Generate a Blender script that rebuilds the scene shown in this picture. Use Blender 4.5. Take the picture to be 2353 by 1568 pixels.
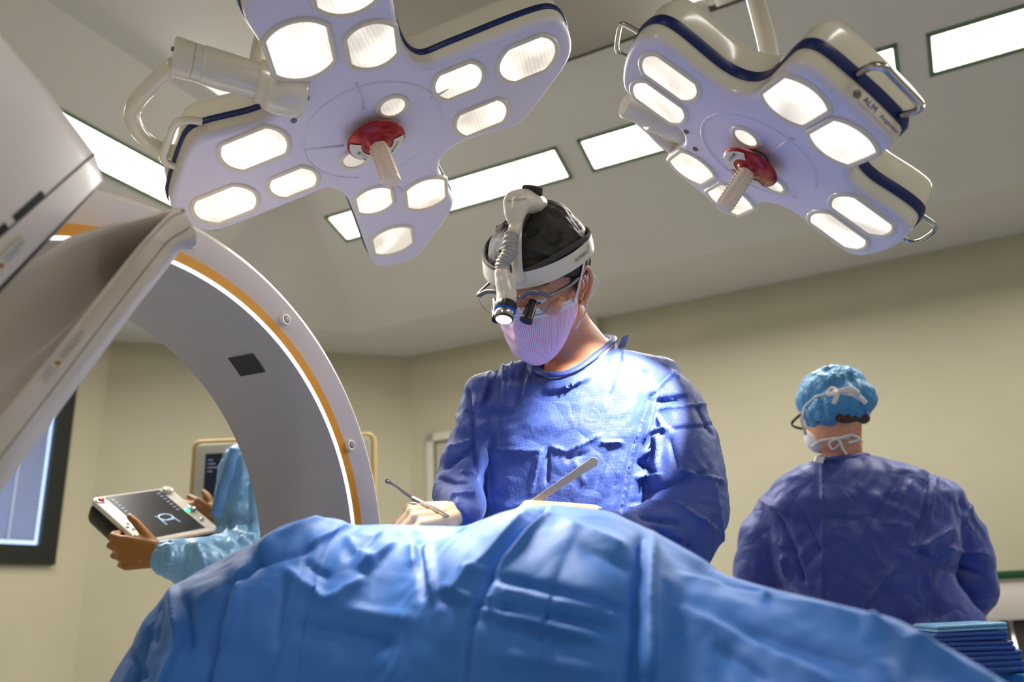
import bpy, bmesh, math, random
import numpy as np
from mathutils import Vector, Matrix
for _o in list(bpy.data.objects): bpy.data.objects.remove(_o)
SC = bpy.context.scene
COL = SC.collection
# ------------------------------------------------------------------ camera (solved from the room's vanishing points)
FPX = 1850.0; PIT = math.radians(18.1); ROL = math.atan(.05); CAMH = .97
sin, cos, PI = math.sin, math.cos, math.pi
_R0 = np.array([1, 0, 0.]); FW = np.array([0, cos(PIT), sin(PIT)]); _U0 = np.array([0, -sin(PIT), cos(PIT)])
RT = _R0*cos(ROL)-_U0*sin(ROL); UP = _U0*cos(ROL)+_R0*sin(ROL); CO = np.array([0, 0, CAMH])
cam_d = bpy.data.cameras.new('camera'); cam = bpy.data.objects.new('camera', cam_d); COL.objects.link(cam)
cam_d.sensor_width = 36; cam_d.lens = FPX/2353*36; cam_d.clip_start = .05
cam.matrix_world = Matrix(((RT[0], UP[0], -FW[0], CO[0]), (RT[1], UP[1], -FW[1], CO[1]), (RT[2], UP[2], -FW[2], CO[2]), (0, 0, 0, 1)))
cam_d.dof.use_dof = True; cam_d.dof.focus_distance = 1.60; cam_d.dof.aperture_fstop = 2.2
SC.camera = cam
# ------------------------------------------------------------------ world, exposure
wd = bpy.data.worlds.new('world'); SC.world = wd; wd.use_nodes = True
wd.node_tree.nodes['Background'].inputs[0].default_value = (.75, .85, 1, 1)
wd.node_tree.nodes['Background'].inputs[1].default_value = .25
SC.view_settings.view_transform = 'Standard'; SC.view_settings.look = 'None'
SC.view_settings.exposure = 0.08; SC.view_settings.gamma = 1.0
SC.view_settings.use_curve_mapping = False
# ------------------------------------------------------------------ geometry of the view
def ray(x, y): return FW+RT*((x-1176.5)/FPX)+UP*((784-y)/FPX)
def W(x, y, z): return CO+ray(x, y)*z                       # photo pixel at a depth along the lens axis
def WY(x, y, Y): r = ray(x, y); return CO+r*(Y/r[1])        # photo pixel on the vertical plane at distance Y
def dirc(v): v = np.array(v, float); w = RT*v[0]-UP*v[1]+FW*v[2]; return w/np.linalg.norm(w)
def onplane(x, y, P, n): r = ray(x, y); return CO+r*(((P-CO)@n)/(r@n))
def projn(V):
    d = np.asarray(V)-CO; z = d@FW
    return np.stack([1176.5+FPX*(d@RT)/z, 784-FPX*(d@UP)/z, z], -1)
def nrm(v): v = np.asarray(v, float); return v/max(1e-12, np.linalg.norm(v))
# the room's own axes: S runs along the long wall, Q out through it; both from the wall corner
AW = np.array([-.90232569, .43105494, 0]); BW = np.array([.43105494, .90232569, 0]); ZV = np.array([0, 0, 1.])
PC = np.array([-.69438, 5.21805, 0])
def SQ(s, q, z): return PC-AW*s+BW*q+ZV*z
ZP = 2.6; ZT = 2.6+1.2*math.tan(math.radians(20))
# ------------------------------------------------------------------ lights: four ceiling fluorescents, unseen fill lights and the beams of the two surgical lamps
def area(name, P, d, up, sx, sy, e, col):
    l = bpy.data.lights.new(name, 'AREA'); l.shape = 'RECTANGLE'; l.size = sx; l.size_y = sy; l.energy = e; l.color = col
    o = bpy.data.objects.new(name, l); COL.objects.link(o)
    z = -nrm(d); x = nrm(np.cross(up, z)); y = np.cross(z, x)
    o.matrix_world = Matrix(((x[0], y[0], z[0], P[0]), (x[1], y[1], z[1], P[1]), (x[2], y[2], z[2], P[2]), (0, 0, 0, 1)))
    return o
def spot(name, P, T, e, col, ang, blend, rad):
    l = bpy.data.lights.new(name, 'SPOT'); l.energy = e; l.color = col; l.spot_size = math.radians(ang); l.spot_blend = blend; l.shadow_soft_size = rad
    o = bpy.data.objects.new(name, l); COL.objects.link(o)
    z = -nrm(np.array(T)-np.array(P)); x = nrm(np.cross((0, 1, 0.1), z)); y = np.cross(z, x)
    o.matrix_world = Matrix(((x[0], y[0], z[0], P[0]), (x[1], y[1], z[1], P[1]), (x[2], y[2], z[2], P[2]), (0, 0, 0, 1)))
    return o
FLC = (1.0, .97, .90)
STRIPS = [('A', .43, 1.73), ('A', 1.83, 3.13), ('A', 3.23, 4.53), ('B', -1.73, -3.03)]
COVN = (-BW*sin(math.radians(20))-ZV*cos(math.radians(20)))
for i, (k, a, b) in enumerate(STRIPS):
    m = (a+b)/2
    if k == 'A': area('strip_or_fill_light', SQ(m, -1.36, 2.84), np.array(COVN), AW, 1.25, .16, 37, FLC)
    else: area('strip_or_fill_light', SQ(.06, m, 2.84), AW*-sin(math.radians(20))-ZV*cos(math.radians(20)), BW, 1.25, .16, 37, FLC)
area('strip_or_fill_light', SQ(4.6, -4.0, 2.9), (0, 0, -1), AW, 1.25, .3, 18, FLC)      # this and the next: unseen fill overhead, behind the camera
area('strip_or_fill_light', SQ(2.2, -5.6, 2.75), (0, 0, -1), AW, 1.25, .3, 18, FLC)
LP = W(858, 306, 1.68); LN = dirc((.353, .87, -.34))
RP = W(1740, 361, 1.52); RN = dirc((-.563, .819, -.113))
spot('left_lamp_beam', LP+LN*.16, W(1130, 1210, 1.22), 84, (1, .95, .88), 52, 1.0, .12)
spot('right_lamp_beam', RP+RN*.14, W(1405, 960, 1.58), 105, (1, .95, .88), 35, .25, .03)
# ------------------------------------------------------------------ object helpers
def srgb(r, g, b):
    f = lambda c: (c/255)/12.92 if c <= 10.31 else (((c/255)+.055)/1.055)**2.4
    return (f(r), f(g), f(b), 1)
def tag(o, label=None, cat=None, group=None, kind=None):
    if label: o['label'] = label
    if cat: o['category'] = cat
    if group: o['group'] = group
    if kind: o['kind'] = kind
    return o
def thing(name, loc, label, cat, group=None):
    o = bpy.data.objects.new(name, None); COL.objects.link(o); o.location = loc; o.empty_display_size = .05
    return tag(o, label, cat, group)
def rootloc(p):
    while p.parent is not None: p = p.parent
    return np.array(p.location)
def mk(name, V, F, m, parent=None, smooth=True, loc=None, sharp=None):
    V = np.asarray(V, float)
    base = rootloc(parent) if parent is not None else (np.array(loc) if loc is not None else np.zeros(3))
    me = bpy.data.meshes.new(name); me.from_pydata((V-base).tolist(), [], [list(f) for f in F])
    me.update()
    if smooth:
        me.polygons.foreach_set('use_smooth', [True]*len(me.polygons))
        for p_ in me.polygons:
            if len(p_.vertices) > 8: p_.use_smooth = False
        if sharp: me.set_sharp_from_angle(angle=math.radians(sharp))
    ms = m if isinstance(m, (list, tuple)) else [m]
    for x in ms: me.materials.append(x)
    o = bpy.data.objects.new(name, me); COL.objects.link(o)
    if parent is not None: o.parent = parent
    elif loc is not None: o.location = base
    return o
class MB:
    def __init__(s): s.V = []; s.F = []
    def add(s, V, F):
        n = len(s.V); s.V += [tuple(v) for v in V]; s.F += [tuple(i+n for i in f) for f in F]; return s
    def build(s, name, m, parent=None, **k): return mk(name, s.V, s.F, m, parent, **k)
def join(*ps):
    b = MB()
    for p in ps: b.add(*p)
    return b.V, b.F
def spline(P, n, closed=False):
    P = np.asarray(P, float); m = len(P)
    out = []
    seg = m if closed else m-1
    for i in range(seg):
        if closed: a, b, c, d = P[(i-1) % m], P[i], P[(i+1) % m], P[(i+2) % m]
        else: a, b, c, d = P[max(i-1, 0)], P[i], P[i+1], P[min(i+2, m-1)]
        for k in range(n):
            t = k/n
            out.append(.5*((2*b)+(-a+c)*t+(2*a-5*b+4*c-d)*t*t+(-a+3*b-3*c+d)*t**3))
    if not closed: out.append(P[-1])
    return np.array(out)
def capfaces(V, base, n, rev):                              # safe triangulation of a concave flat end
    from mathutils.geometry import tessellate_polygon
    t = tessellate_polygon([[Vector(V[base+i]) for i in range(n)]])
    c = nrm(np.cross(V[base+n//3]-V[base], V[base+2*n//3]-V[base]))
    out = []
    for f in t:
        out.append(tuple(base+i for i in (f[::-1] if rev else f)))
    return out
def loft(rings, cap0=True, cap1=True, closed=True):
    n = len(rings[0]); V = np.concatenate([np.asarray(r, float) for r in rings]); F = []
    for i in range(len(rings)-1):
        for j in range(n if closed else n-1):
            k = (j+1) % n
            F.append((i*n+j, i*n+k, (i+1)*n+k, (i+1)*n+j))
    if cap0: F.append(tuple(range(n))[::-1])
    if cap1: F.append(tuple(range((len(rings)-1)*n, len(rings)*n)))
    return V, F
def frames(P):
    P = np.asarray(P, float); T = np.gradient(P, axis=0); T /= np.linalg.norm(T, axis=1)[:, None]+1e-12
    u = np.cross(T[0], ZV if abs(T[0][2]) < .9 else _R0); u = nrm(u); out = []
    for t in T:
        u = nrm(u-t*(u@t)); out.append((t, u, np.cross(t, u)))
    return out
def tube(P, r, n=16, cap=True, flat=1.0, up=None):
    P = np.asarray(P, float); fr = frames(P); r = np.broadcast_to(r, (len(P),)) if np.ndim(r) < 2 else r
    rings = []
    for p, (t, u, v), q in zip(P, fr, r):
        if up is not None: v = nrm(np.asarray(up)-t*(np.asarray(up)@t)); u = np.cross(v, t)
        a = np.arange(n)*2*PI/n
        rings.append(p+np.outer(np.cos(a)*q, u)+np.outer(np.sin(a)*q*flat, v))
    return loft(rings, cap, cap)
def lathe(P, axis, prof, n=32, cap0=True, cap1=True):
    axis = nrm(axis); u = nrm(np.cross(axis, ZV if abs(axis[2]) < .9 else _R0)); v = np.cross(axis, u); a = np.arange(n)*2*PI/n
    rings = [np.asarray(P)+axis*h+np.outer(np.cos(a)*max(r, 1e-5), u)+np.outer(np.sin(a)*max(r, 1e-5), v) for r, h in prof]
    return loft(rings, cap0, cap1)
def boxf(o, x, y, z):
    o, x, y, z = map(np.asarray, (o, x, y, z))
    V = [o, o+x, o+x+y, o+y, o+z, o+x+z, o+x+y+z, o+y+z]
    return V, [(3, 2, 1, 0), (4, 5, 6, 7), (0, 1, 5, 4), (1, 2, 6, 5), (2, 3, 7, 6), (3, 0, 4, 7)]
def rrect(w, h, r, n=6):
    out = []
    for cx, cy, a0 in ((w/2-r, h/2-r, 0), (-w/2+r, h/2-r, 90), (-w/2+r, -h/2+r, 180), (w/2-r, -h/2+r, 270)):
        for k in range(n+1):
            a = math.radians(a0+90*k/n); out.append((cx+r*cos(a), cy+r*sin(a)))
    return np.array(out)
def inset2(P, d):
    P = np.asarray(P, float); T = np.roll(P, -1, 0)-np.roll(P, 1, 0); T /= np.linalg.norm(T, axis=1)[:, None]+1e-12
    ar = .5*np.sum(P[:, 0]*np.roll(P[:, 1], -1)-np.roll(P[:, 0], -1)*P[:, 1]); s = 1 if ar > 0 else -1
    return P+np.stack([-T[:, 1], T[:, 0]], 1)*d*s
def slab(P2, prof, O, X, Y, Z, cap0=True, cap1=True):       # outline swept through (inset, height) pairs
    O, X, Y, Z = map(np.asarray, (O, X, Y, Z))
    rings = []
    for ins, h in prof:
        q = inset2(P2, ins) if ins else np.asarray(P2)
        rings.append(O+np.outer(q[:, 0], X)+np.outer(q[:, 1], Y)+Z*h)
    return loft(rings, cap0, cap1)
def rbox(O, X, Y, Z, w, h, d, r, b=.003):                    # rounded box: centre of the near face O, size w x h, depth d along Z
    return slab(rrect(w, h, r), [(b, 0), (b*.3, b*.3), (0, b), (0, d-b), (b*.3, d-b*.3), (b, d)], O, X, Y, Z)
def sphere(c, r, ax=None, n=20, m=12):
    c = np.asarray(c); r = np.broadcast_to(r, (3,)); X = np.eye(3) if ax is None else np.asarray(ax)
    V = []; F = []
    for i in range(m+1):
        th = PI*i/m
        for j in range(n):
            ph = 2*PI*j/n; p = np.array([sin(th)*cos(ph), sin(th)*sin(ph), cos(th)])*r; V.append(c+p@X)
    for i in range(m):
        for j in range(n):
            k = (j+1) % n; F.append((i*n+j, (i+1)*n+j, (i+1)*n+k, i*n+k))
    return V, F
def capsule(a, b, ra, rb, n=14, flat=1.0, up=None):
    a = np.asarray(a, float); b = np.asarray(b, float); L = np.linalg.norm(b-a); t = (b-a)/max(L, 1e-9)
    P = []; R_ = []
    for k in range(5): th = PI/2*(1-k/4); P.append(a-t*ra*sin(th)); R_.append(max(ra*cos(th), ra*.04))
    for k in range(5): th = PI/2*k/4; P.append(b+t*rb*sin(th)); R_.append(max(rb*cos(th), rb*.04))
    if L < 1e-6: P[5] = P[4]+t*1e-5
    P = np.array(P); T = t
    u = np.cross(T, np.asarray(up) if up is not None else (ZV if abs(T[2]) < .9 else _R0)); u = nrm(u); v = np.cross(u, T)
    an = np.arange(n)*2*PI/n
    return loft([p+np.outer(np.cos(an)*r, u)+np.outer(np.sin(an)*r*flat, v) for p, r in zip(P, R_)])
def chain(P, R_, n=14, flat=1.0, up=None):
    out = []
    for i in range(len(P)-1): out.append(capsule(P[i], P[i+1], R_[i], R_[i+1], n, flat, up))
    return join(*out)
def lapl(V, F, it, lam=.5):
    V = V.copy(); E = set()
    for f in F:
        for i in range(len(f)):
            a, b = f[i], f[(i+1) % len(f)]; E.add((a, b) if a < b else (b, a))
    E = np.array(list(E)); n = len(V); deg = np.bincount(E.ravel(), minlength=n).astype(float)
    for _ in range(it):
        A = np.zeros_like(V); np.add.at(A, E[:, 0], V[E[:, 1]]); np.add.at(A, E[:, 1], V[E[:, 0]])
        V += lam*(A/np.maximum(deg, 1)[:, None]-V)
    return V
def fuse(parts, vox, it=3):                                  # one continuous surface from overlapping closed pieces
    V, F = join(*parts)
    me = bpy.data.meshes.new('tmp'); me.from_pydata([tuple(v) for v in V], [], F); me.update()
    o = bpy.data.objects.new('tmp', me); COL.objects.link(o)
    md = o.modifiers.new('r', 'REMESH'); md.mode = 'VOXEL'; md.voxel_size = vox; md.adaptivity = 0
    dg = bpy.context.evaluated_depsgraph_get(); dg.update()
    e = o.evaluated_get(dg); m2 = e.to_mesh()
    V2 = np.empty(len(m2.vertices)*3); m2.vertices.foreach_get('co', V2); V2 = V2.reshape(-1, 3)
    F2 = [tuple(p.vertices) for p in m2.polygons]
    e.to_mesh_clear(); bpy.data.objects.remove(o); bpy.data.meshes.remove(me)
    if it: V2 = lapl(V2, F2, it)
    return V2, F2
def vnorm(V, F):
    F4 = np.array([f if len(f) == 4 else (f[0], f[1], f[2], f[2]) for f in F if len(f) in (3, 4)])
    a, b, c_, d = (V[F4[:, i]] for i in range(4)); n = np.cross(c_-a, d-b)
    bad = F4[:, 2] == F4[:, 3]; n[bad] = np.cross(b[bad]-a[bad], c_[bad]-a[bad])
    N = np.zeros_like(V)
    for i in range(4): np.add.at(N, F4[:, i], n)
    return N/(np.linalg.norm(N, axis=1)[:, None]+1e-12)
def resamp(P, n):
    P = np.asarray(P, float); Q = np.vstack([P, P[:1]]); d = np.r_[0, np.cumsum(np.linalg.norm(np.diff(Q, axis=0), axis=1))]
    t = np.linspace(0, d[-1], n+1)[:-1]
    return np.stack([np.interp(t, d, Q[:, k]) for k in range(P.shape[1])], 1)
def tri(x): x = x-np.floor(x); return 1-np.abs(2*x-1)
def crumple(V, seed, k, amp, n=7, sharp=1.0):                # sharp-edged folds like those of pressed non-woven cloth
    rg = np.random.RandomState(seed); P = V*k; h = np.zeros(len(V))
    w = np.stack([np.sin(P@rg.randn(3)*1.3+rg.rand()*6) for _ in range(3)], 1)*.55
    for i in range(n):
        d = rg.randn(3); d /= np.linalg.norm(d); q = (P+w)@d*(.5+rg.rand()*1.3)+rg.rand()
        m = .5+.5*np.sin(P@rg.randn(3)*.8+rg.rand()*6)
        h += (tri(q)**sharp-.5)*m*(1/(1+i*.15))
    return h*amp/math.sqrt(n)
def strokes(V, N, S, front=True, dk=0):                            # folds: (x0,y0,x1,y1,width_px,height_m[,kind]); kind 0 ridge, 1 step, 2 crease
    Q = projn(V); face = (N*(CO-V)).sum(1) > -.15*np.linalg.norm(CO-V, axis=1) if front else np.ones(len(V), bool)
    D = np.zeros(len(V))
    for s_ in S:
        x0, y0, x1, y1, w, h = s_[:6]; kind = s_[6] if len(s_) > 6 else dk
        dx, dy = x1-x0, y1-y0; L = math.hypot(dx, dy)
        t = ((Q[:, 0]-x0)*dx+(Q[:, 1]-y0)*dy)/L/L; d = ((Q[:, 0]-x0)*-dy+(Q[:, 1]-y0)*dx)/L/w
        end = np.clip((t+.15)/.3, 0, 1)*np.clip((1.15-t)/.3, 0, 1); end = end*end*(3-2*end)
        if kind == 0: f = np.exp(-d*d)
        elif kind == 3: f = np.where(d > 0, np.exp(-np.abs(d)*1.0), np.exp(-np.abs(d)*2.6))
        elif kind == 1: f = np.where(d > 0, np.exp(-d*.9), -0.0)*(1-np.exp(-(np.abs(d)*4)**2))
        else: f = np.exp(-np.abs(d)*1.8)
        D += h*f*end*face
    return D
def text(s, O, X, Y, h, m, parent, name='lettering', depth=.0004, align='LEFT', bold=0):
    cu = bpy.data.curves.new('t', 'FONT'); cu.body = s; cu.size = 1; cu.align_x = align; cu.offset = bold; cu.resolution_u = 3
    o = bpy.data.objects.new('t', cu); COL.objects.link(o); dg = bpy.context.evaluated_depsgraph_get(); dg.update()
    me = bpy.data.meshes.new_from_object(o.evaluated_get(dg)); bpy.data.objects.remove(o)
    X = nrm(X); Y = np.asarray(Y); Y = nrm(Y-X*(Y@X)); Z = np.cross(X, Y)
    V = np.array([v.co[:] for v in me.vertices]); F = [tuple(p.vertices) for p in me.polygons]
    V = np.asarray(O)+np.outer(V[:, 0]*h, X)+np.outer(V[:, 1]*h, Y)+Z*depth
    return mk(name, V, F, m, parent, smooth=False)
# ------------------------------------------------------------------ materials
def mat(name, col, rough=.5, metal=0, bump=0, bscale=60, coat=0, spec=.5, sheen=0, vary=0, trans=0, alpha=1, weave=0, wscale=900, crum=0, cscale=14, sss=0):
    m = bpy.data.materials.new(name); m.use_nodes = True; nt = m.node_tree; b = nt.nodes['Principled BSDF']; L = nt.links
    b.inputs['Base Color'].default_value = col; b.inputs['Roughness'].default_value = rough; b.inputs['Metallic'].default_value = metal
    b.inputs['Specular IOR Level'].default_value = spec; b.inputs['Coat Weight'].default_value = coat; b.inputs['Coat Roughness'].default_value = .12
    b.inputs['Sheen Weight'].default_value = sheen; b.inputs['Transmission Weight'].default_value = trans; b.inputs['Alpha'].default_value = alpha
    if sss: b.inputs['Subsurface Weight'].default_value = sss; b.inputs['Subsurface Radius'].default_value = (.02, .008, .004); b.inputs['Subsurface Scale'].default_value = .5
    tc = nt.nodes.new('ShaderNodeTexCoord'); src = None
    def addh(h, k, prev):
        mu = nt.nodes.new('ShaderNodeMath'); mu.operation = 'MULTIPLY_ADD'; L.new(h, mu.inputs[0]); mu.inputs[1].default_value = k
        if prev: L.new(prev, mu.inputs[2])
        else: mu.inputs[2].default_value = 0
        return mu.outputs[0]
    if bump:
        n = nt.nodes.new('ShaderNodeTexNoise'); n.inputs['Scale'].default_value = bscale; n.inputs['Detail'].default_value = 4; L.new(tc.outputs['Object'], n.inputs['Vector'])
        src = addh(n.outputs[0], bump, src)
    if weave:
        n = nt.nodes.new('ShaderNodeTexVoronoi'); n.inputs['Scale'].default_value = wscale; n.inputs['Randomness'].default_value = .15; L.new(tc.outputs['Object'], n.inputs['Vector'])
        src = addh(n.outputs['Distance'], weave, src)
    if crum:
        ns = nt.nodes.new('ShaderNodeTexNoise'); ns.inputs['Scale'].default_value = cscale*.5; L.new(tc.outputs['Object'], ns.inputs['Vector'])
        mx = nt.nodes.new('ShaderNodeMix'); mx.data_type = 'VECTOR'; mx.inputs[0].default_value = .25; L.new(tc.outputs['Object'], mx.inputs[4]); L.new(ns.outputs['Color'], mx.inputs[5])
        n = nt.nodes.new('ShaderNodeTexVoronoi'); n.feature = 'DISTANCE_TO_EDGE'; n.inputs['Scale'].default_value = cscale; L.new(mx.outputs[1], n.inputs['Vector'])
        cl = nt.nodes.new('ShaderNodeMath'); cl.operation = 'MINIMUM'; cl.inputs[1].default_value = .25; L.new(n.outputs['Distance'], cl.inputs[0])
        src = addh(cl.outputs[0], crum, src)
    if src:
        bp = nt.nodes.new('ShaderNodeBump'); bp.inputs['Distance'].default_value = 1.0; bp.inputs['Strength'].default_value = 1.0
        L.new(src, bp.inputs['Height']); L.new(bp.outputs[0], b.inputs['Normal'])
    if vary:
        n = nt.nodes.new('ShaderNodeTexNoise'); n.inputs['Scale'].default_value = 2.3; n.inputs['Detail'].default_value = 5; L.new(tc.outputs['Object'], n.inputs['Vector'])
        r = nt.nodes.new('ShaderNodeValToRGB'); c0 = [max(0, c*(1-vary)) for c in col[:3]]; c1 = [min(1, c*(1+vary)) for c in col[:3]]
        r.color_ramp.elements[0].position = .3; r.color_ramp.elements[1].position = .7
        r.color_ramp.elements[0].color = (*c0, 1); r.color_ramp.elements[1].color = (*c1, 1)
        L.new(n.outputs[0], r.inputs[0]); L.new(r.outputs[0], b.inputs['Base Color'])
    return m
def emis(name, col, st, base=None, rough=.3):
    m = mat(name, base or col, rough); b = m.node_tree.nodes['Principled BSDF']
    b.inputs['Emission Color'].default_value = col; b.inputs['Emission Strength'].default_value = st
    return m
M = {}
M['white'] = mat('white_plastic', srgb(226, 218, 204), .32, coat=.35)
M['white_gloss'] = mat('glossy_white_enamel', srgb(228, 222, 208), .22, coat=.5)
M['lamp_face'] = mat('lamp_face_bounce_tint', srgb(222, 217, 242), .38, coat=.1)  # white plastic, with lavender bounce from the blue cloth tinted into its colour
M['blue_rubber'] = mat('navy_rubber', srgb(6, 30, 96), .38)
M['steel'] = mat('brushed_steel', srgb(190, 188, 186), .22, metal=1)
M['dark_steel'] = mat('dark_steel', srgb(120, 118, 118), .3, metal=1)
M['black'] = mat('black_plastic', srgb(14, 14, 15), .45)
M['grey'] = mat('grey_plastic', srgb(140, 138, 136), .45)
M['ink'] = mat('printed_ink', srgb(40, 40, 46), .6)
M['ink_blue'] = mat('blue_ink', srgb(10, 40, 140), .5)
M['ink_red'] = mat('red_ink', srgb(200, 40, 20), .5)
M['label'] = mat('label_paper', srgb(226, 222, 214), .5)
# ================================================================== the room
M['wall'] = mat('wall_vinyl', srgb(184, 177, 152), .7, bump=.0006, bscale=90, vary=.04)
M['ceil'] = mat('ceiling_paint', srgb(204, 199, 191), .75, vary=.02)
M['panel'] = mat('ceiling_grille', srgb(150, 142, 130), .8, weave=.002, wscale=120)
M['floor'] = mat('floor_vinyl', srgb(176, 180, 182), .4, vary=.08)
M['trim'] = mat('trim_paint', srgb(200, 196, 180), .5)
M['gap'] = mat('dark_joint', srgb(70, 62, 46), .8)
Lc = 1.3; SM = 6.2; QM = -7.0
def wallq(name, s0, q0, s1, q1, z0=0, z1=ZP):
    a, b = SQ(s0, q0, 0), SQ(s1, q1, 0); d = nrm(b-a); n = np.cross(d, ZV)*.12
    o = mk(name, *boxf(a+ZV*z0-d*.1, b-a+d*.2, n, ZV*(z1-z0)), M['wall'], smooth=False); return tag(o, kind='structure')
wallq('wall_back', SM, 0, 0, 0); wallq('wall_corner', 0, 0, -Lc, -Lc); wallq('wall_left', -Lc, -Lc, -Lc, QM)
wallq('wall_front', -Lc, QM, SM, QM); wallq('wall_right', SM, QM, SM, 0)
fl = mk('floor', *boxf(SQ(-1.6, .4, -.1), -AW*8.2, -BW*7.8, ZV*.1), M['floor'], smooth=False); tag(fl, kind='structure')
# ceiling: flat rim at 2.6 m, slopes that carry the strip lights, raised centre
outer = [(SM, 0), (0, 0), (-Lc, -Lc), (-Lc, QM), (SM, QM)]
rim = [(SM-.6, -.6), (.036, -.6), (-.7, -1.336), (-.7, QM+.6), (SM-.6, QM+.6)]
top = [(SM-1.8, -1.8), (.5, -1.8), (.5, -1.8), (.5, QM+1.8), (SM-1.8, QM+1.8)]
V = [SQ(s, q, ZP) for s, q in outer]+[SQ(s, q, ZP) for s, q in rim]+[SQ(s, q, ZT) for s, q in top]
F = []
for i in range(5):
    j = (i+1) % 5
    F.append((i, j, 5+j, 5+i))
    F.append((5+i, 5+j, 10+j) if i == 1 else (5+i, 5+j, 10+j, 10+i))
V += [SQ(SM, 0, 3.3), SQ(-Lc, 0, 3.3), SQ(-Lc, QM, 3.3), SQ(SM, QM, 3.3)]
F += [(15, 16, 17, 18), (10, 11, 13, 14)]
ce = mk('ceiling', V, F, M['ceil'], smooth=False); tag(ce, kind='structure')
# perforated panels of the raised centre, with a shadow joint round them
G0 = onplane(1317, 94, SQ(0, 0, ZT), ZV); G1 = onplane(1562, 8, SQ(0, 0, ZT), ZV)
s1 = -((G1-PC)@AW)
G2 = onplane(1000, 204, SQ(0, 0, ZT), ZV); s2 = -((G2-PC)@AW)
for s0_, s1_ in ((s2, s1), (s1+.12, s1+2.0)):
    o = mk('trim_1', *boxf(SQ(s0_-.03, -1.83, ZT-.012), -AW*(s1_-s0_+.06), -BW*2.86, ZV*.01), M['gap'], smooth=False); tag(o, kind='structure')
    o = mk('trim_2', *boxf(SQ(s0_, -1.86, ZT-.022), -AW*(s1_-s0_), -BW*2.8, ZV*.012), M['panel'], smooth=False); tag(o, kind='structure')
# strip lights let into the slopes
M['tubeglow'] = emis('strip_diffuser', (1, .99, .94, 1), 5.0)
M['greenframe'] = mat('green_grey_frame', srgb(88, 112, 88), .4)
def striplight(k, a, b, label):
    m = (a+b)/2
    sl = math.radians(20)
    if k == 'A': c0 = SQ(m, -1.36, 2.6+.76*math.tan(sl)); X = -AW; Y = -BW*cos(sl)+ZV*sin(sl)
    else: c0 = SQ(.06, m, 2.6+.76*math.tan(sl)); X = BW; Y = -AW*cos(sl)+ZV*sin(sl)
    N = np.cross(X, Y); N = N if N[2] < 0 else -N
    t = thing('ceiling_light', c0, label, 'ceiling light', 'strip lights in the sloping ceiling')
    L_ = abs(b-a); w = .20; fw = .016
    fr = MB()
    for o_, x_, y_ in ((-.5, -.5, 0), (-.5, .5, 0)):
        yy = -w/2 if y_ == 0 and x_ < 0 else w/2-fw
        fr.add(*boxf(c0-X*L_/2+Y*yy-N*.01, X*L_, Y*fw, N*.016))
    for xx in (-L_/2, L_/2-fw): fr.add(*boxf(c0+X*xx-Y*w/2-N*.01, X*fw, Y*w, N*.016))
    fr.build('frame', M['greenframe'], t, smooth=False)
    mk('diffuser', *boxf(c0-X*(L_/2-fw)-Y*(w/2-fw)-N*.008, X*(L_-2*fw), Y*(w-2*fw), N*.008), M['tubeglow'], t, smooth=False)
    for xx in (-L_/2+.06, L_/2-.068): mk('lamp_clip', *boxf(c0+X*xx-Y*(w/2-fw)+N*.0005, X*.004, Y*(w-2*fw), N*.002), M['greenframe'], t, smooth=False)
striplight(*STRIPS[0], 'strip light in the sloping ceiling above the surgeon, partly hidden by the left lamp')
striplight(*STRIPS[1], 'strip light in the sloping ceiling running behind the right surgical lamp')
striplight(*STRIPS[2], 'strip light in the sloping ceiling at the upper right edge of the photo')
striplight(*STRIPS[3], 'glaring strip light at upper left, between scanner housing and lamp yoke')
# door in the long wall behind the surgeon
def onA(x, y): return onplane(x, y, PC, BW)
dl = onA(985, 1001); sD = -((dl-PC)@AW); zD = dl[2]
d = thing('door_1', SQ(sD+.5, 0, 0), None, None); d['kind'] = 'structure'
fr = MB(); fr.add(*boxf(SQ(sD, -.03, 0), -AW*.05, BW*.02, ZV*zD)); fr.add(*boxf(SQ(sD+1.0, -.03, 0), -AW*.05, BW*.02, ZV*zD)); fr.add(*boxf(SQ(sD, -.03, zD-.05), -AW*1.05, BW*.02, ZV*.05))
fr.build('door_frame', M['trim'], d, smooth=False)
mk('door_panel', *boxf(SQ(sD+.065, -.018, .01), -AW*.92, BW*.01, ZV*(zD-.075)), mat('door_paint', srgb(172, 168, 146), .55), d, smooth=False)
mk('door_gap', *boxf(SQ(sD+.05, -.012, 0), -AW*.95, BW*.008, ZV*(zD-.05)), M['gap'], d, smooth=False)
mk('door_handle', *join(tube([SQ(sD+.87, -.02, 1.0), SQ(sD+.87, -.07, 1.0), SQ(sD+.76, -.07, 1.0)], .009, 10)), M['steel'], d)
# slim duct running down the wall right of the door
pd = onA(1374, 742); sp = -((pd-PC)@AW)
o = mk('trim_3', *boxf(SQ(sp-.04, -.05, 0), -AW*.05, BW*.05, ZV*ZP), M['trim'], smooth=False); tag(o, kind='structure')
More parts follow.
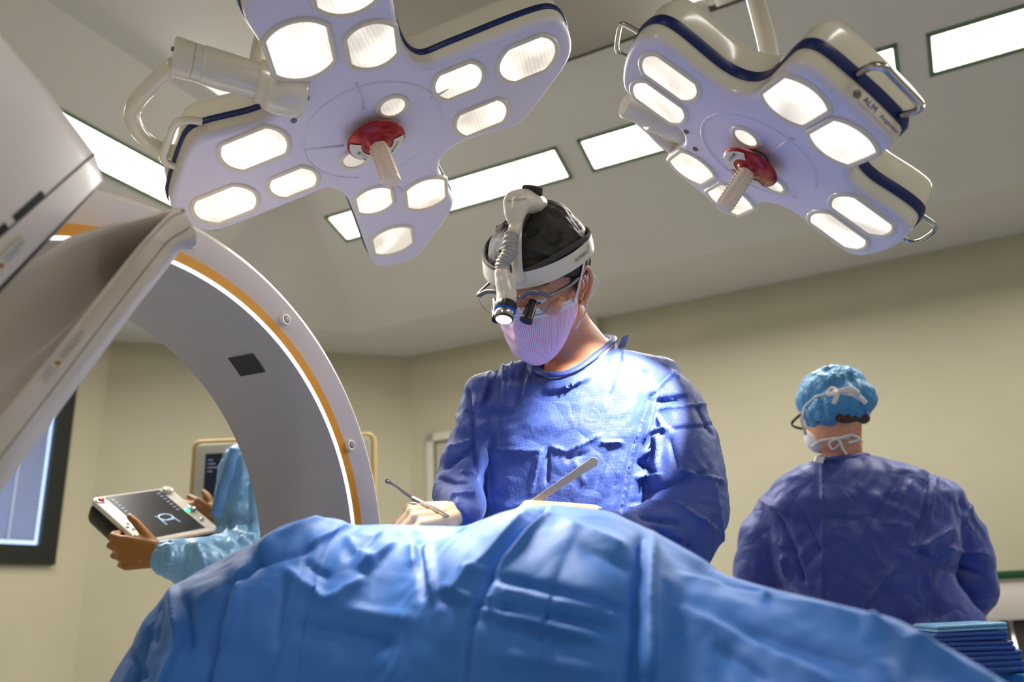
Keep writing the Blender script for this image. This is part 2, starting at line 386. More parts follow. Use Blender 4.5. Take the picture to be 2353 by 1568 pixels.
# window with closed blinds in the left wall
def onB(x, y): return onplane(x, y, SQ(-Lc, 0, 0), AW)
wc = onB(118, 1300); q0 = (wc-PC)@BW; z0 = wc[2]
wn = thing('window_1', SQ(-Lc, q0-.5, z0), None, None); wn['kind'] = 'structure'
ww, wh, fb = 1.15, 1.12, .10
fr = MB(); A0 = SQ(-Lc+.002, q0, z0)
fr.add(*boxf(A0, -AW*.03, -BW*fb, ZV*wh)); fr.add(*boxf(A0-BW*(ww-fb), -AW*.03, -BW*fb, ZV*wh)); fr.add(*boxf(A0-BW*fb, -AW*.03, -BW*(ww-2*fb), ZV*fb)); fr.add(*boxf(A0-BW*fb+ZV*(wh-fb), -AW*.03, -BW*(ww-2*fb), ZV*fb))
fr.build('window_frame', mat('black_window_frame', srgb(18, 22, 20), .4), wn, smooth=False)
mk('daylight_pane', *boxf(A0-BW*fb+ZV*fb, -AW*.004, -BW*(ww-2*fb), ZV*(wh-2*fb)), emis('daylight_glass', (.45, .62, 1, 1), 1.15), wn, smooth=False)
bl = MB(); nsl = 62
for i in range(nsl):
    z = z0+fb+.022+(wh-2*fb-.03)*i/nsl
    bl.add(*boxf(SQ(-Lc+.012, q0-fb-.022, z), -AW*.006+ZV*.011, -BW*(ww-2*fb-.044), ZV*.0016-AW*.001))
bl.build('blind', mat('blind_slats', srgb(150, 160, 185), .5), wn, smooth=False)
cdm = emis('blind_cord', (.6, .75, 1, 1), .7)
for off in (.32, .62):
    mk('blind_cord', *boxf(SQ(-Lc+.026, q0-fb-off+.15, z0+fb+.01), -AW*.003, -BW*.006, ZV*(wh-2*fb-.02)), mat('cord_cotton', srgb(215, 222, 240), .7), wn, smooth=False)
# ================================================================== surgical lamps
M['lens_on'] = None
def lensmat(name, st, dark):
    m = bpy.data.materials.new(name); m.use_nodes = True; nt = m.node_tree; b = nt.nodes['Principled BSDF']; L = nt.links
    b.inputs['Base Color'].default_value = srgb(235, 225, 210); b.inputs['Roughness'].default_value = .15; b.inputs['Coat Weight'].default_value = .6
    tc = nt.nodes.new('ShaderNodeTexCoord')
    n = nt.nodes.new('ShaderNodeTexNoise'); n.inputs['Scale'].default_value = 11; n.inputs['Detail'].default_value = 1; L.new(tc.outputs['Object'], n.inputs['Vector'])
    v = nt.nodes.new('ShaderNodeTexVoronoi'); v.inputs['Scale'].default_value = 380; v.inputs['Randomness'].default_value = .05; L.new(tc.outputs['Object'], v.inputs['Vector'])
    r = nt.nodes.new('ShaderNodeMapRange'); r.inputs[1].default_value = .36; r.inputs[2].default_value = .58; r.inputs[3].default_value = dark; r.inputs[4].default_value = 1; L.new(n.outputs[0], r.inputs[0])
    r2 = nt.nodes.new('ShaderNodeMapRange'); r2.inputs[1].default_value = .1; r2.inputs[2].default_value = .6; r2.inputs[3].default_value = 1; r2.inputs[4].default_value = .60; L.new(v.outputs['Distance'], r2.inputs[0])
    mu = nt.nodes.new('ShaderNodeMath'); mu.operation = 'MULTIPLY'; L.new(r.outputs[0], mu.inputs[0]); L.new(r2.outputs[0], mu.inputs[1])
    m2 = nt.nodes.new('ShaderNodeMath'); m2.operation = 'MULTIPLY'; L.new(mu.outputs[0], m2.inputs[0]); m2.inputs[1].default_value = st
    L.new(m2.outputs[0], b.inputs['Emission Strength'])
    b.inputs['Emission Color'].default_value = (1, .90, .76, 1)
    return m
M['lens_on'] = lensmat('lit_prism_lens', 1.65, .42)
M['lens_dim'] = lensmat('dim_prism_lens', .55, .7)
M['red'] = mat('red_anodised', srgb(158, 10, 22), .3, metal=.35, coat=.3)
M['handle'] = mat('sterile_handle_plastic', srgb(240, 222, 204), .35)
def barrel(R_, w, ang, n=10):
    a0 = math.asin(w/R_); pts = []
    for k in range(n+1): a = -a0+2*a0*k/n; pts.append((R_*cos(a), R_*sin(a)))
    for k in range(n+1): a = PI-a0+2*a0*k/n; pts.append((R_*cos(a), R_*sin(a)))
    P = []
    for i in range(len(pts)):
        a, b = np.array(pts[i]), np.array(pts[(i+1) % len(pts)])
        P.append(a); 
        if np.linalg.norm(b-a) > .02:
            for k in range(1, 6): P.append(a+(b-a)*k/6)
    P = np.array(P); c_, s_ = cos(ang), sin(ang)
    return np.stack([P[:, 0]*c_-P[:, 1]*s_, P[:, 0]*s_+P[:, 1]*c_], 1)
def lampframe(P, N, axpx):
    ex = nrm(onplane(*axpx, P, N)-P); return ex, np.cross(N, ex)
def unp(pts, P, N, ex, ey):
    q = np.array([onplane(x, y, P, N)-P for x, y in pts]); return np.stack([q@ex, q@ey], 1)
def lamp_body(t, P, N, ex, ey, out2, lenses, rim, band, shell, holes, ring=.148):
    out2 = resamp(out2, 300)
    for _ in range(3): out2 = out2*.5+(np.roll(out2, 1, 0)+np.roll(out2, -1, 0))*.25
    fc = slab(out2, [(.011, 0), (.010, 0), (.006, -.0015), (.001, -.007), (0, -.012)], P, ex, ey, N, True, False)
    V_ = fc[0]; F_ = [f for f in fc[1] if len(f) == 4]
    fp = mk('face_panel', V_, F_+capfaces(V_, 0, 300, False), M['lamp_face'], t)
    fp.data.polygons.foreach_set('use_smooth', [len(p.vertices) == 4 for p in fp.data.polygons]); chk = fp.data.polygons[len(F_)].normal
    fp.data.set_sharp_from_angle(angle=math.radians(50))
    lo = slab(out2, [(0, -.012), (-.001, -.016), (-.001, -rim)], P, ex, ey, N, False, True)
    mk('lower_rim', *lo, M['white_gloss'], t, sharp=50)
    bd = slab(out2, [(.004, -rim+.001), (-.004, -rim), (-.006, -rim-band*.5), (-.004, -rim-band), (.004, -rim-band-.001)], P, ex, ey, N, True, True)
    mk('blue_gasket', *bd, M['blue_rubber'], t, sharp=60)
    sh = slab(out2, [(.0, -rim-band), (.001, -rim-band-shell*.6), (.008, -rim-band-shell*.85), (.013, -rim-band-shell*.95), (.018, -rim-band-shell)], P, ex, ey, N, False, True)
    V_ = sh[0]; F_ = [f for f in sh[1] if len(f) == 4]; F_ += capfaces(V_, len(V_)-300, 300, True)
    mk('top_shell', V_, F_, M['white_gloss'], t, sharp=50)
    for (x, y, R_, w, ang, on) in lenses:
        c = P+ex*x+ey*y; o2 = barrel(R_, w, ang)
        bz = slab(o2, [(-.010, -.004), (-.0095, .002), (-.006, .0045), (-.001, .004), (.001, .0005), (.001, -.004)], c, ex, ey, N, False, False)
        b = mk('lens_bezel', *bz, M['white'], t)
        mk('lens', *slab(o2, [(-.0005, -.003), (-.0005, .0012), (.002, .0018), (.004, .0020)], c, ex, ey, N), M['lens_on'] if on else M['lens_dim'], b)
    for (x, y) in holes:
        mk('screw', *lathe(P+ex*x+ey*y, N, [(.0062, -.002), (.0062, .0018), (.0045, .003), (.002, .0015), (.0005, .0015)], 14), M['dark_steel'], t)
    for R_, w in ((ring, .004),):
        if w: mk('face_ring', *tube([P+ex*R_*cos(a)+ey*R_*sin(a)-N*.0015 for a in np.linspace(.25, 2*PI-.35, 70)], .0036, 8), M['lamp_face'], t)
def lamp_handle(t, P, N, ex, ey, R_, h0, h1, tip, rr, rot=0):
    neck = lathe(P, N, [(.024, -.002), (.024, .006), (.016, .010), (.016, h0)], 28)
    mk('handle_mount', *neck, M['dark_steel'], t)
    k = (h1-h0)
    disc = lathe(P, N, [(.016, h0-.004), (R_*.95, h0-.001), (R_, h0+.002), (R_*.985, h0+.005), (R_*.5, h0+k*.62), (R_*.36, h0+k*.72), (R_*.33, h0+k), (.006, h0+k)], 48)
    dd = mk('handle_shield', *disc, M['red'], t)
    hx = []
    for r_, h in ((rr*.92, h1-.004), (rr*.94, h1+.004), (rr, tip-.006), (rr*.97, tip-.001), (rr*.8, tip)):
        a = rot+np.arange(6)*PI/3
        c6 = np.outer(np.cos(a)*r_, ex)+np.outer(np.sin(a)*r_, ey)
        ring = []
        for i in range(6):
            A_, B_ = c6[i], c6[(i+1) % 6]
            ring += [A_*.88+B_*.12, A_*.5+B_*.5, A_*.12+B_*.88]
        hx.append(P+N*h+np.array(ring))
    hd = mk('sterile_handle', *loft(hx), M['handle'], t, sharp=35)
    nb = MB()
    for i in range(6):
        a = rot+i*PI/3
        for j in range(11):
            h = h1+.008+(tip-h1-.02)*j/10; c = P+N*h+(ex*cos(a)+ey*sin(a))*rr*.93
            u = nrm(-ex*sin(a)+ey*cos(a)); nb.add(*tube([c-u*.004, c+u*.004], .0016, 6))
    nb.build('grip_teeth', M['handle'], hd)
    return dd
def shield_label(dd, P, N, ex, ey, R_, h0, h1, a0, a1, mirror=False):
    k = h1-h0; V = []; F = []; n = 14
    for i in range(n+1):
        a = a0+(a1-a0)*i/n
        for r_, h in ((R_*.94, h0+.0062+k*.02), (R_*.56, h0+k*.575)):
            V.append(P+N*(h+.0012)+(ex*cos(a)+ey*sin(a))*r_)
    for i in range(n): F.append((2*i, 2*i+1, 2*i+3, 2*i+2))
    mk('printed_label', V, F, M['label'], dd)
    am = (a0+a1)/2; d = ex*cos(am)+ey*sin(am); u = -ex*sin(am)+ey*cos(am)
    sl = nrm(d*(R_*.38)-N*(k*.56))                      # direction outwards along the cone
    c = P+d*R_*.75+N*(h0+k*.3+.0035)
    X = u; Y = sl
    if np.cross(X, Y)@N < 0: X = -X
    up = UP*1.0
    if Y@up < 0 and not mirror: X, Y = -X, -Y
    text('Devon', c-X*.012-Y*.006, X, Y, .0135, M['ink'], dd, 'lettering', .0010)
    text('COVIDIEN', c-X*.007+Y*.0055, X, Y, .0052, M['ink'], dd, 'lettering', .0008)
    mk('printed_mark', *boxf(c-X*.0125+Y*.005+np.cross(X, Y)*.0006, X*.004, Y*.004, np.cross(X, Y)*.0003), M['ink'], dd, smooth=False)
    q = c+X*.017-Y*.004; z_ = np.cross(X, Y)
    mk('warning_mark', [q+z_*.0008, q+X*.007+z_*.0008, q+X*.0035+Y*.006+z_*.0008], [(0, 1, 2)], M['ink'], dd, smooth=False)
def rail(t, pts, r, m, name='grab_rail'):
    mk(name, *tube(spline(pts, 8), r, 12), m, t)
# ---- left lamp
lex, ley = lampframe(LP, LN, (903, 555))
half = [(911, 105), (925, 125), (952, 143), (979, 149), (1016, 143), (1089, 114), (1180, 77), (1250, 52), (1280, 46), (1300, 55), (1311, 78), (1317, 109), (1314, 132), (1296, 163), (1250, 225), (1216, 268), (1200, 285), (1185, 294), (1134, 308), (1080, 322), (1043, 339), (1020, 359), (1010, 384), (1012, 400), (1029, 432), (1044, 463), (1045, 474), (1035, 494), (1000, 542), (963, 590), (950, 598), (911, 611), (884, 617), (868, 616), (860, 608), (850, 590), (826, 522), (813, 487), (801, 462), (786, 446), (767, 437), (748, 434)]
h2 = unp(half, LP, LN, lex, ley)
# the lamp head is the same turned half round: average out the join
h2 = h2[4:]
full = np.concatenate([h2, -h2])
full = spline(full, 3, True)
print('lamp L join', h2[0], -h2[-1])
axR = math.atan2(.29, -.055)
LL = [(-.40, 0, .066, .054, 0, 1), (-.276, -.1, .066, .052, 0, 1), (-.245, .026, .053, .043, 0, 1), (-.1, .338, .061, .051, axR, 1), (-.09, .189, .050, .039, axR, 1), (.048, .240, .058, .040, axR, 1),
      (-.052, -.238, .064, .046, axR, 1), (.09, -.189, .050, .038, axR, 1), (.1, -.338, .064, .050, axR, 1), (.245, -.026, .050, .041, 0, 1), (.281, .10, .060, .047, 0, 1), (.452, .0, .062, .050, 0, 1),
      (-.067, .048, .026, .0255, 0, 1), (.068, -.05, .026, .0255, 0, 0)]
T = thing('surgical_lamp', LP-LN*.05, 'large white surgical lamp on the left, four arms of lit lenses and a curved yoke', 'surgical lamp')
lamp_body(T, LP, LN, lex, ley, full, LL, .032, .012, .06, unp([(704, 225), (675, 277)], LP, LN, lex, ley))
dd = lamp_handle(T, LP, LN, lex, ley, .062, .018, .036, .128, .0215, .3)
shield_label(dd, LP, LN, lex, ley, .062, .018, .036, -1.9, -.2); shield_label(dd, LP, LN, lex, ley, .062, .018, .036, .5, 1.6)
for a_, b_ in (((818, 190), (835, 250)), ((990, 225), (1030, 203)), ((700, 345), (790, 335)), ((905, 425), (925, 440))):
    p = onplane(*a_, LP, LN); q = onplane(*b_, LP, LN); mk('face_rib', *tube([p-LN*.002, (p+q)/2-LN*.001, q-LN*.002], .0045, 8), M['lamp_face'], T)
# joint barrel and yoke
def wpt(x, y, z): return W(x, y, z)
jb = wpt(618, 194, 1.49); je = wpt(396, 128, 1.41); ja = nrm(je-jb); Lj = np.linalg.norm(je-jb)
mk('joint_flange', *lathe(jb-ja*.02, ja, [(.044, -.045), (.048, -.03), (.050, .0), (.048, .018), (.044, .026), (.040, .028), (.040, .040), (.036, .043)], 40), M['white_gloss'], T)
mk('joint_barrel', *lathe(jb, ja, [(.033, 0), (.034, Lj*.42), (.0345, Lj*.43), (.0345, Lj*.70), (.033, Lj*.705), (.033, Lj*.735), (.0335, Lj*.74), (.0335, Lj*.80), (.032, Lj*.805), (.034, Lj*.81), (.0345, Lj*.99), (.032, Lj), (.030, Lj)], 36), M['white_gloss'], T, sharp=40)
mk('screw', *lathe(je+RT*.0-UP*-.012, ja, [(.004, -.002), (.004, .002), (.002, .001)], 10), M['dark_steel'], T)
yk = spline([wpt(402, 150, 1.42), wpt(360, 185, 1.45), wpt(318, 228, 1.49), wpt(304, 262, 1.54), wpt(316, 300, 1.57), wpt(352, 332, 1.61), wpt(420, 352, 1.68), wpt(520, 330, 1.80), wpt(600, 230, 1.90), wpt(640, 140, 1.95)], 8)
mk('yoke', *tube(yk, .0145, 18), M['white_gloss'], T)
ar = spline([wpt(575, 300, 1.90), wpt(590, 150, 1.95), wpt(606, 70, 2.0), wpt(640, -60, 2.1), wpt(650, -330, 2.35), wpt(650, -520, 2.6)], 6)
mk('suspension_arm', *tube(ar, .019, 18), M['white_gloss'], T)
def lp_(x, y, h): return onplane(x, y, LP-LN*h, LN)
rail(T, [lp_(x, y, .03) for x, y in ((462, 280), (436, 276), (408, 281), (396, 296), (384, 330), (375, 358), (380, 372), (396, 380), (420, 385))], .0075, M['white_gloss'])
0 and rail(T, [wpt(455, 279, 1.54), wpt(436, 276, 1.53), wpt(408, 281, 1.52), wpt(396, 296, 1.52), wpt(384, 330, 1.52), wpt(375, 358, 1.53), wpt(380, 372, 1.53), wpt(396, 380, 1.54), wpt(416, 384, 1.56)], .0075, M['white_gloss'])
lq = onplane(556, 282, LP-LN*.014, LN)
# warning sticker on the rim
q = [W(519, 285, 1.50), W(566, 273, 1.50), W(567, 283, 1.505), W(520, 295, 1.505)]
# ---- right lamp
rex, rey = lampframe(RP, RN, (1953, 512))
rpx = [(1497, 89), (1547, 117), (1613, 170), (1660, 206), (1700, 223), (1735, 223), (1760, 206), (1797, 169), (1821, 154), (1860, 163), (1917, 204), (1982, 261), (2026, 306), (2054, 334), (2052, 344), (2017, 356), (1965, 368), (1945, 380), (1942, 395), (1948, 415), (1973, 439), (2026, 474), (2069, 507), (2090, 527), (2088, 540), (2069, 560), (2026, 583), (1985, 591), (1950, 586), (1895, 539), (1852, 502), (1821, 482), (1782, 469), (1750, 470), (1721, 491), (1700, 502), (1678, 499), (1634, 461), (1573, 413), (1534, 378), (1526, 366), (1535, 350), (1562, 335), (1573, 320), (1570, 300), (1539, 276), (1504, 256), (1460, 230), (1434, 209), (1426, 191), (1428, 152), (1439, 117), (1460, 95)]
r2 = unp(rpx, RP, RN, rex, rey)
dr = spline(r2, 4, True)
# resample by angle against the half-turned outline so both halves agree
def symm(P):
    an = np.unwrap(np.arctan2(P[:, 1], P[:, 0])); Q = -P; out = []
    for p in P:
        d = np.linalg.norm(Q-p, axis=1); out.append(p*.6+Q[np.argmin(d)]*.4)
    return lap1(np.array(out))
def lap1(P):
    for _ in range(2): P = P*.5+(np.roll(P, 1, 0)+np.roll(P, -1, 0))*.25
    return P
rout = symm(dr)
axU = math.atan2(.004, -.256); axR = math.atan2(.26, .019)
RL = [(-.262, .064, .068, .047, axU, 1), (-.250, -.060, .068, .047, axU, 1), (-.042, .270, .068, .050, axR, 1), (.082, .250, .068, .050, axR, 1),
      (.250, .060, .068, .047, axU, 1), (.262, -.064, .068, .047, axU, 1), (-.084, -.250, .066, .050, axR, 1), (.046, -.272, .068, .050, axR, 1),
      (-.052, .046, .027, .0265, 0, 1), (.075, -.062, .027, .0265, 0, 1)]
RK = 1.52/1.80; RL = [(a*RK, b*RK, c*RK, d*RK, e, f) for a, b, c, d, e, f in RL]
T2 = thing('surgical_lamp', RP-RN*.05, 'smaller white surgical lamp on the right with three steel grab rails and blue band', 'surgical lamp')
lamp_body(T2, RP, RN, rex, rey, rout, RL, .036, .0185, .055, unp([(1577, 302), (1598, 342)], RP, RN, rex, rey), .120)
dd = lamp_handle(T2, RP, RN, rex, rey, .056, .022, .036, .124, .0170, .1)
shield_label(dd, RP, RN, rex, rey, .056, .022, .036, 2.2, 4.2); shield_label(dd, RP, RN, rex, rey, .056, .022, .036, -1.3, -.5)
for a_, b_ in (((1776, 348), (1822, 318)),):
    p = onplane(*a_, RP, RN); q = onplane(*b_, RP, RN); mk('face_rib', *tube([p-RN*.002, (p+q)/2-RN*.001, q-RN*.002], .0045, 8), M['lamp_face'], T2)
jb = wpt(1575, 300, 1.70); je = wpt(1434, 241, 1.65); ja = nrm(je-jb); Lj = np.linalg.norm(je-jb)
mk('joint_barrel', *lathe(jb, ja, [(.030, -.03), (.030, Lj*.55), (.029, Lj*.56), (.029, Lj*.57), (.025, Lj*.58), (.025, Lj*.97), (.022, Lj)], 36), M['white_gloss'], T2, sharp=40)
mk('yoke', *tube(spline([wpt(1450, 255, 1.69), wpt(1490, 290, 1.71), wpt(1550, 340, 1.76), wpt(1640, 330, 1.79), wpt(1720, 240, 1.79)], 6), .012, 14, flat=1.3), M['white_gloss'], T2)
mk('suspension_arm', *tube(spline([wpt(1775, 190, 1.76), wpt(1765, 110, 1.82), wpt(1748, 40, 1.88), wpt(1730, -30, 1.95), wpt(1690, -220, 2.2), wpt(1670, -330, 2.4)], 6), [.021]*31, 16), M['white_gloss'], T2)
def rp_(x, y, h, k=0): q = onplane(x, y, RP-RN*h, RN); return q-ray(x, y)/np.linalg.norm(ray(x, y))*k
rail(T2, [rp_(1478, 80, .045), rp_(1440, 58, .045), rp_(1428, 56, .045), rp_(1422, 70, .045), rp_(1417, 108, .045), rp_(1424, 122, .045), rp_(1444, 132, .045)], .0046, M['steel'])
rail(T2, [rp_(1972, 168, .045), rp_(1992, 156, .045), rp_(2012, 151, .045), rp_(2035, 157, .045), rp_(2060, 182, .045), rp_(2105, 228, .045), rp_(2114, 243, .045), rp_(2106, 254, .045), rp_(2072, 263, .045)], .0062, M['steel'])
rail(T2, [rp_(2102, 488, .045), rp_(2132, 506, .045), rp_(2147, 520, .045), rp_(2144, 534, .045), rp_(2118, 552, .045), rp_(2096, 556, .045), rp_(2070, 546, .045)], .0048, M['steel'])
# maker's plate on the rim of the right arm
def rimpt(px): 
    q = onplane(*px, RP-RN*.018, RN); q2 = np.array([(q-RP)@rex, (q-RP)@rey]); i = np.argmin(np.linalg.norm(rout-q2, axis=1)); return i
i0 = rimpt((1960, 225)); i1 = rimpt((2062, 312)); a3 = RP+rex*rout[i0][0]+rey*rout[i0][1]; b3 = RP+rex*rout[i1][0]+rey*rout[i1][1]
X = nrm(b3-a3); Zo = np.cross(X, -RN); 
if Zo@((a3+b3)/2-RP) < 0: Zo = -Zo
Y = np.cross(Zo, X); Lb = np.linalg.norm(b3-a3)
off = max(((RP+np.outer(rout[:, 0], rex)+np.outer(rout[:, 1], rey))[min(i0, i1):max(i0, i1)+1]-a3)@Zo)
print('plate', Lb, off, Y@UP)
pl = a3+Zo*(off*.85+.0022)-RN*.0235
mk('maker_plate', *rbox(pl+X*Lb*.48, X, Y, -Zo, Lb*.98, .018, .006, .003, .0006), M['white'], T2)
text('ALM', pl+X*Lb*.05-Y*.0055, X, Y, .0150, M['ink_blue'], T2, 'lettering', .0012)
text('Angénieux', pl+X*Lb*.50-Y*.0045, X, Y, .0100, M['ink_blue'], T2, 'lettering', .0012)
mk('screw', *lathe(a3+Zo*.001-X*.008-RN*.022, Zo, [(.006, -.004), (.006, .002), (.003, .0035)], 14), M['dark_steel'], T2)
# ================================================================== imaging scanner: ring gantry round the patient
A_ = math.radians(61)
GN = np.array([-sin(A_), cos(A_), 0]); GA = np.array([cos(A_), sin(A_), 0]); GC = np.array([-.5733, 1.2158, 1.0491]); GR = .491
M['gantry'] = mat('gantry_plastic', srgb(230, 220, 212), .38, coat=.15)
M['gantry_in'] = mat('gantry_bore_grey', srgb(196, 187, 180), .42)
M['amber'] = mat('amber_stripe', srgb(226, 152, 10), .45)
M['seam'] = mat('seam_shadow', srgb(120, 110, 108), .7)
def gp(r, ph, t): return GC+GA*(r*cos(ph))+ZV*(r*sin(ph))+GN*t
def ringpart(name, prof, m, parent, a0=-195, a1=118, n=150, closed=True, sharp=40):
    rings = []
    for k in range(n+1):
        ph = math.radians(a0+(a1-a0)*k/n)
        ro = GR*1.180
        rings.append([gp(ro+(r-1) if r > .9 else GR+r, ph, t) for r, t in prof])
    return mk(name, *loft(rings, True, True, closed), m, parent, sharp=sharp)
G = thing('medical_scanner', (GC[0], GC[1], 0), 'white ring-shaped imaging scanner with an amber stripe and light line round its opening', 'scanner')
ringpart('gantry_ring', [(.022, .0), (.026, -.003), (.985, -.012), (.995, -.006), (1.0, .006), (1.0, .24), (.99, .25), (.01, .25), (.006, .246), (.006, .0)], M['gantry'], G)
ringpart('bore_liner', [(.0, -.002), (.0, .252), (.006, .252), (.006, -.002)], M['gantry_in'], G)
ringpart('amber_stripe', [(.005, -.004), (.024, -.006), (.024, .0), (.005, .002)], M['amber'], G)
ringpart('light_line', [(-.0005, -.003), (.005, -.0050), (.005, .0), (-.0005, .0)], emis('light_line_glow', (.86, .88, 1, 1), 1.3), G)
for x, y in ((657, 735), (807, 1024), (441, 556)):
    b = onplane(x, y, GC-GN*.012, GN)
    mk('cover_bolt', *lathe(b, -GN, [(.0115, -.01), (.0115, .0015), (.0075, .0022), (.0072, -.001), (.001, -.001)], 20), M['gantry'], G)
    mk('bolt_head', *lathe(b, -GN, [(.0062, -.004), (.0062, .0022), (.004, .0025)], 6), M['grey'], G)
# dark sensor window let into the bore
def onbore(x, y):
    r = ray(x, y); d = r; o = CO-GC
    dx, dz = d@GA, d[2]; ox, oz = o@GA, o[2]
    a = dx*dx+dz*dz; b = 2*(ox*dx+oz*dz); c_ = ox*ox+oz*oz-(GR-.0015)**2
    t = (-b+math.sqrt(b*b-4*a*c_))/2/a
    return CO+r*t
qd = [onbore(*p) for p in ((524, 824), (580, 813), (610, 855), (553, 865))]
ph = [math.atan2(q[2]-GC[2], (q-GC)@GA) for q in qd]; tt = [(q-GC)@GN for q in qd]
V = []; F = []
for i in range(7):
    for j in range(3):
        u, v = i/6, j/2; pa = (ph[0]*(1-u)+ph[3]*u)*(1-v)+(ph[1]*(1-u)+ph[2]*u)*v; ta = (tt[0]*(1-u)+tt[3]*u)*(1-v)+(tt[1]*(1-u)+tt[2]*u)*v
        V.append(gp(GR-.002, pa, ta))
for i in range(6):
    for j in range(2): F.append((i*3+j, i*3+j+1, i*3+j+4, i*3+j+3))
mk('sensor_window', V, F, M['black'], G)
# base of the gantry (below the frame)
mk('gantry_base', *boxf(GC*[1, 1, 0]-GA*.45+GN*.02+ZV*.02, GA*1.0, GN*.21, ZV*.28), M['gantry'], G)
# near, opened end of the gantry: curved cover and side housing, close to the camera
def poly3(pts): return [W(*p) for p in pts]
# B: end cover.  edge strip (towards the camera) and the hollow behind it
eo = [(453, 538, 1.13), (447, 550, 1.13), (414, 560, 1.125), (385, 596, 1.12), (300, 705, 1.08), (141, 918, 1.01), (0, 1107, .95), (-160, 1322, .90)]     # outer lower edge
ei = [(421, 483, 1.13), (390, 497, 1.125), (348, 540, 1.12), (302, 592, 1.11), (182, 743, 1.04), (90, 857, .99), (0, 965, .95), (-160, 1150, .90)]     # inner edge of the strip
eo3 = spline(poly3(eo), 8); ei3 = spline(poly3(ei), 8)
off = nrm(np.cross(eo3[30]-eo3[0], ei3[10]-eo3[10])); off = off if off@FW > 0 else -off
strip = []
for a, b in zip(eo3, ei3):
    u = b-a; L_ = np.linalg.norm(u); u = u/max(L_, 1e-6); e = min(.006, L_*.2)
    strip.append([a+off*.02-u*.002, a+off*.004, a+u*e, b-u*e, b+off*.003+u*.001, b+off*.02, a+off*.03])
mk('door_edge', *loft(strip), M['gantry'], G, sharp=60)
# soft line along the strip
ln = [a*.62+b*.38-off*.0006 for a, b in zip(eo3[4:], ei3[4:])]
mk('cover_seam', *tube(ln, .0006, 6), M['seam'], G)
top = [(421, 483, 1.13), (396, 484, 1.14), (330, 500, 1.14), (241, 523, 1.12), (163, 548, 1.085), (90, 590, 1.05), (-20, 640, 1.00), (-160, 700, .95)]
tp3 = spline(poly3(top), 8)
rows = []
for k in range(25):
    u = k/24; bulge = sin(PI*min(1, u))*.13
    rows.append([a*(1-u)+b*u+off*bulge*min(1, i/22) for i, (a, b) in enumerate(zip(ei3, tp3))])
Vt = np.concatenate([np.array(r_) for r_ in rows]); n_ = len(ei3); Ft = []
for i in range(24):
    for j in range(n_-1): Ft.append((i*n_+j, i*n_+j+1, (i+1)*n_+j+1, (i+1)*n_+j))
o = mk('door_hollow', Vt, Ft, M['gantry'], G)
md = o.modifiers.new('s', 'SOLIDIFY'); md.thickness = .006; md.offset = 0
def sticker(c, xpx, w, h, parent, nn):
    X = nrm(np.array(W(*xpx))-np.array(W(*c))); Z = nn; Y = nrm(np.cross(Z, X)); Y = Y if Y@UP > 0 else -Y
    Z = -np.cross(X, Y) if np.cross(X, Y)@FW < 0 else np.cross(X, Y); C_ = W(*c); O_ = C_-Z*.003
    fr = slab(rrect(w, h, h*.12, 3), [(0, 0), (0, .003)], O_, X, Y, Z)
    s_ = mk('warning_sticker', *fr, M['label'], parent, smooth=False)
    f2 = slab(rrect(w*.985, h*.93, h*.1, 3), [(0, -.0002), (.0008, -.0004)], O_, X, Y, Z, False, False)
    t_ = O_-X*w*.40-Z*.0005
    mk('warning_triangle', [t_-X*h*.3-Y*h*.28, t_+X*h*.3-Y*h*.28, t_+Y*h*.34], [(0, 1, 2)], mat('amber_ink', srgb(190, 90, 20), .5), s_, smooth=False)
    for j in range(3):
        for k in range(7 if j < 2 else 5):
            a = O_-X*w*.27+X*w*.70*k/7+Y*h*(.22-.22*j)-Z*.0005
            mk('printed_line', *boxf(a, X*w*.08, Y*h*.07, Z*.0002), M['grey'], s_, smooth=False)
    return s_
sticker((163, 800, 1.005), (200, 757, 1.02), .062, .0125, G, off)
# A: side housing, a deep box with a mitred end
ua = nrm(W(222, 350, 1.06)-W(0, 68, .90))
face = [W(-220, -215, .80), W(0, 66, .90), W(112, 208, .98), W(222, 349, 1.06), W(232, 362, 1.065), W(264, 418, 1.08), W(265, 428, 1.08), W(255, 436, 1.075), W(150, 535, 1.02), W(0, 680, .945), W(-220, 890, .86)]
c0 = sum(face)/len(face); fn = nrm(np.cross(face[3]-face[1], face[9]-face[3])); fn = fn if fn@FW > 0 else -fn
face = [p-fn*((p-c0)@fn) for p in face]
ua = nrm(face[3]-face[1]); va = nrm(np.cross(fn, ua))
f2 = np.array([((p-c0)@ua, (p-c0)@va) for p in face])
dense = []
for i in range(len(f2)):
    a, b = f2[i], f2[(i+1) % len(f2)]; k_ = max(1, int(np.linalg.norm(b-a)/.02))
    for k in range(k_): dense.append(a+(b-a)*k/k_)
dense = np.array(dense)
mk('side_housing', *slab(dense, [(.010, 0), (.004, .002), (.001, .006), (0, .012), (0, .30)], c0, ua, va, fn), M['gantry'], G, sharp=60)
def onf(x, y): return onplane(x, y, c0-fn*.0004, fn)
mk('cover_seam', *tube([onf(221, 351), onf(110, 448), onf(-100, 632)], .0012, 6), M['seam'], G)
for (xa, ya, xb, yb, w) in ((99, 445, 33, 503, 9), (15, 518, -60, 584, 9)):
    a, b = onf(xa, ya), onf(xb, yb); X = nrm(b-a); Y = nrm(np.cross(fn, X))
    mk('vent_slot', *boxf(a-Y*.004-fn*.0008, X*np.linalg.norm(b-a), Y*.008, fn*.002), M['black'], G, smooth=False)
cc = onf(24, 582); s0 = proj_ = projn(cc)
X = nrm(onf(60, 548)-cc)
sticker((24, 582, float(s0[2])-.001), (60, 548, float(projn(onf(60, 548))[2])-.001), .052, .014, G, fn)
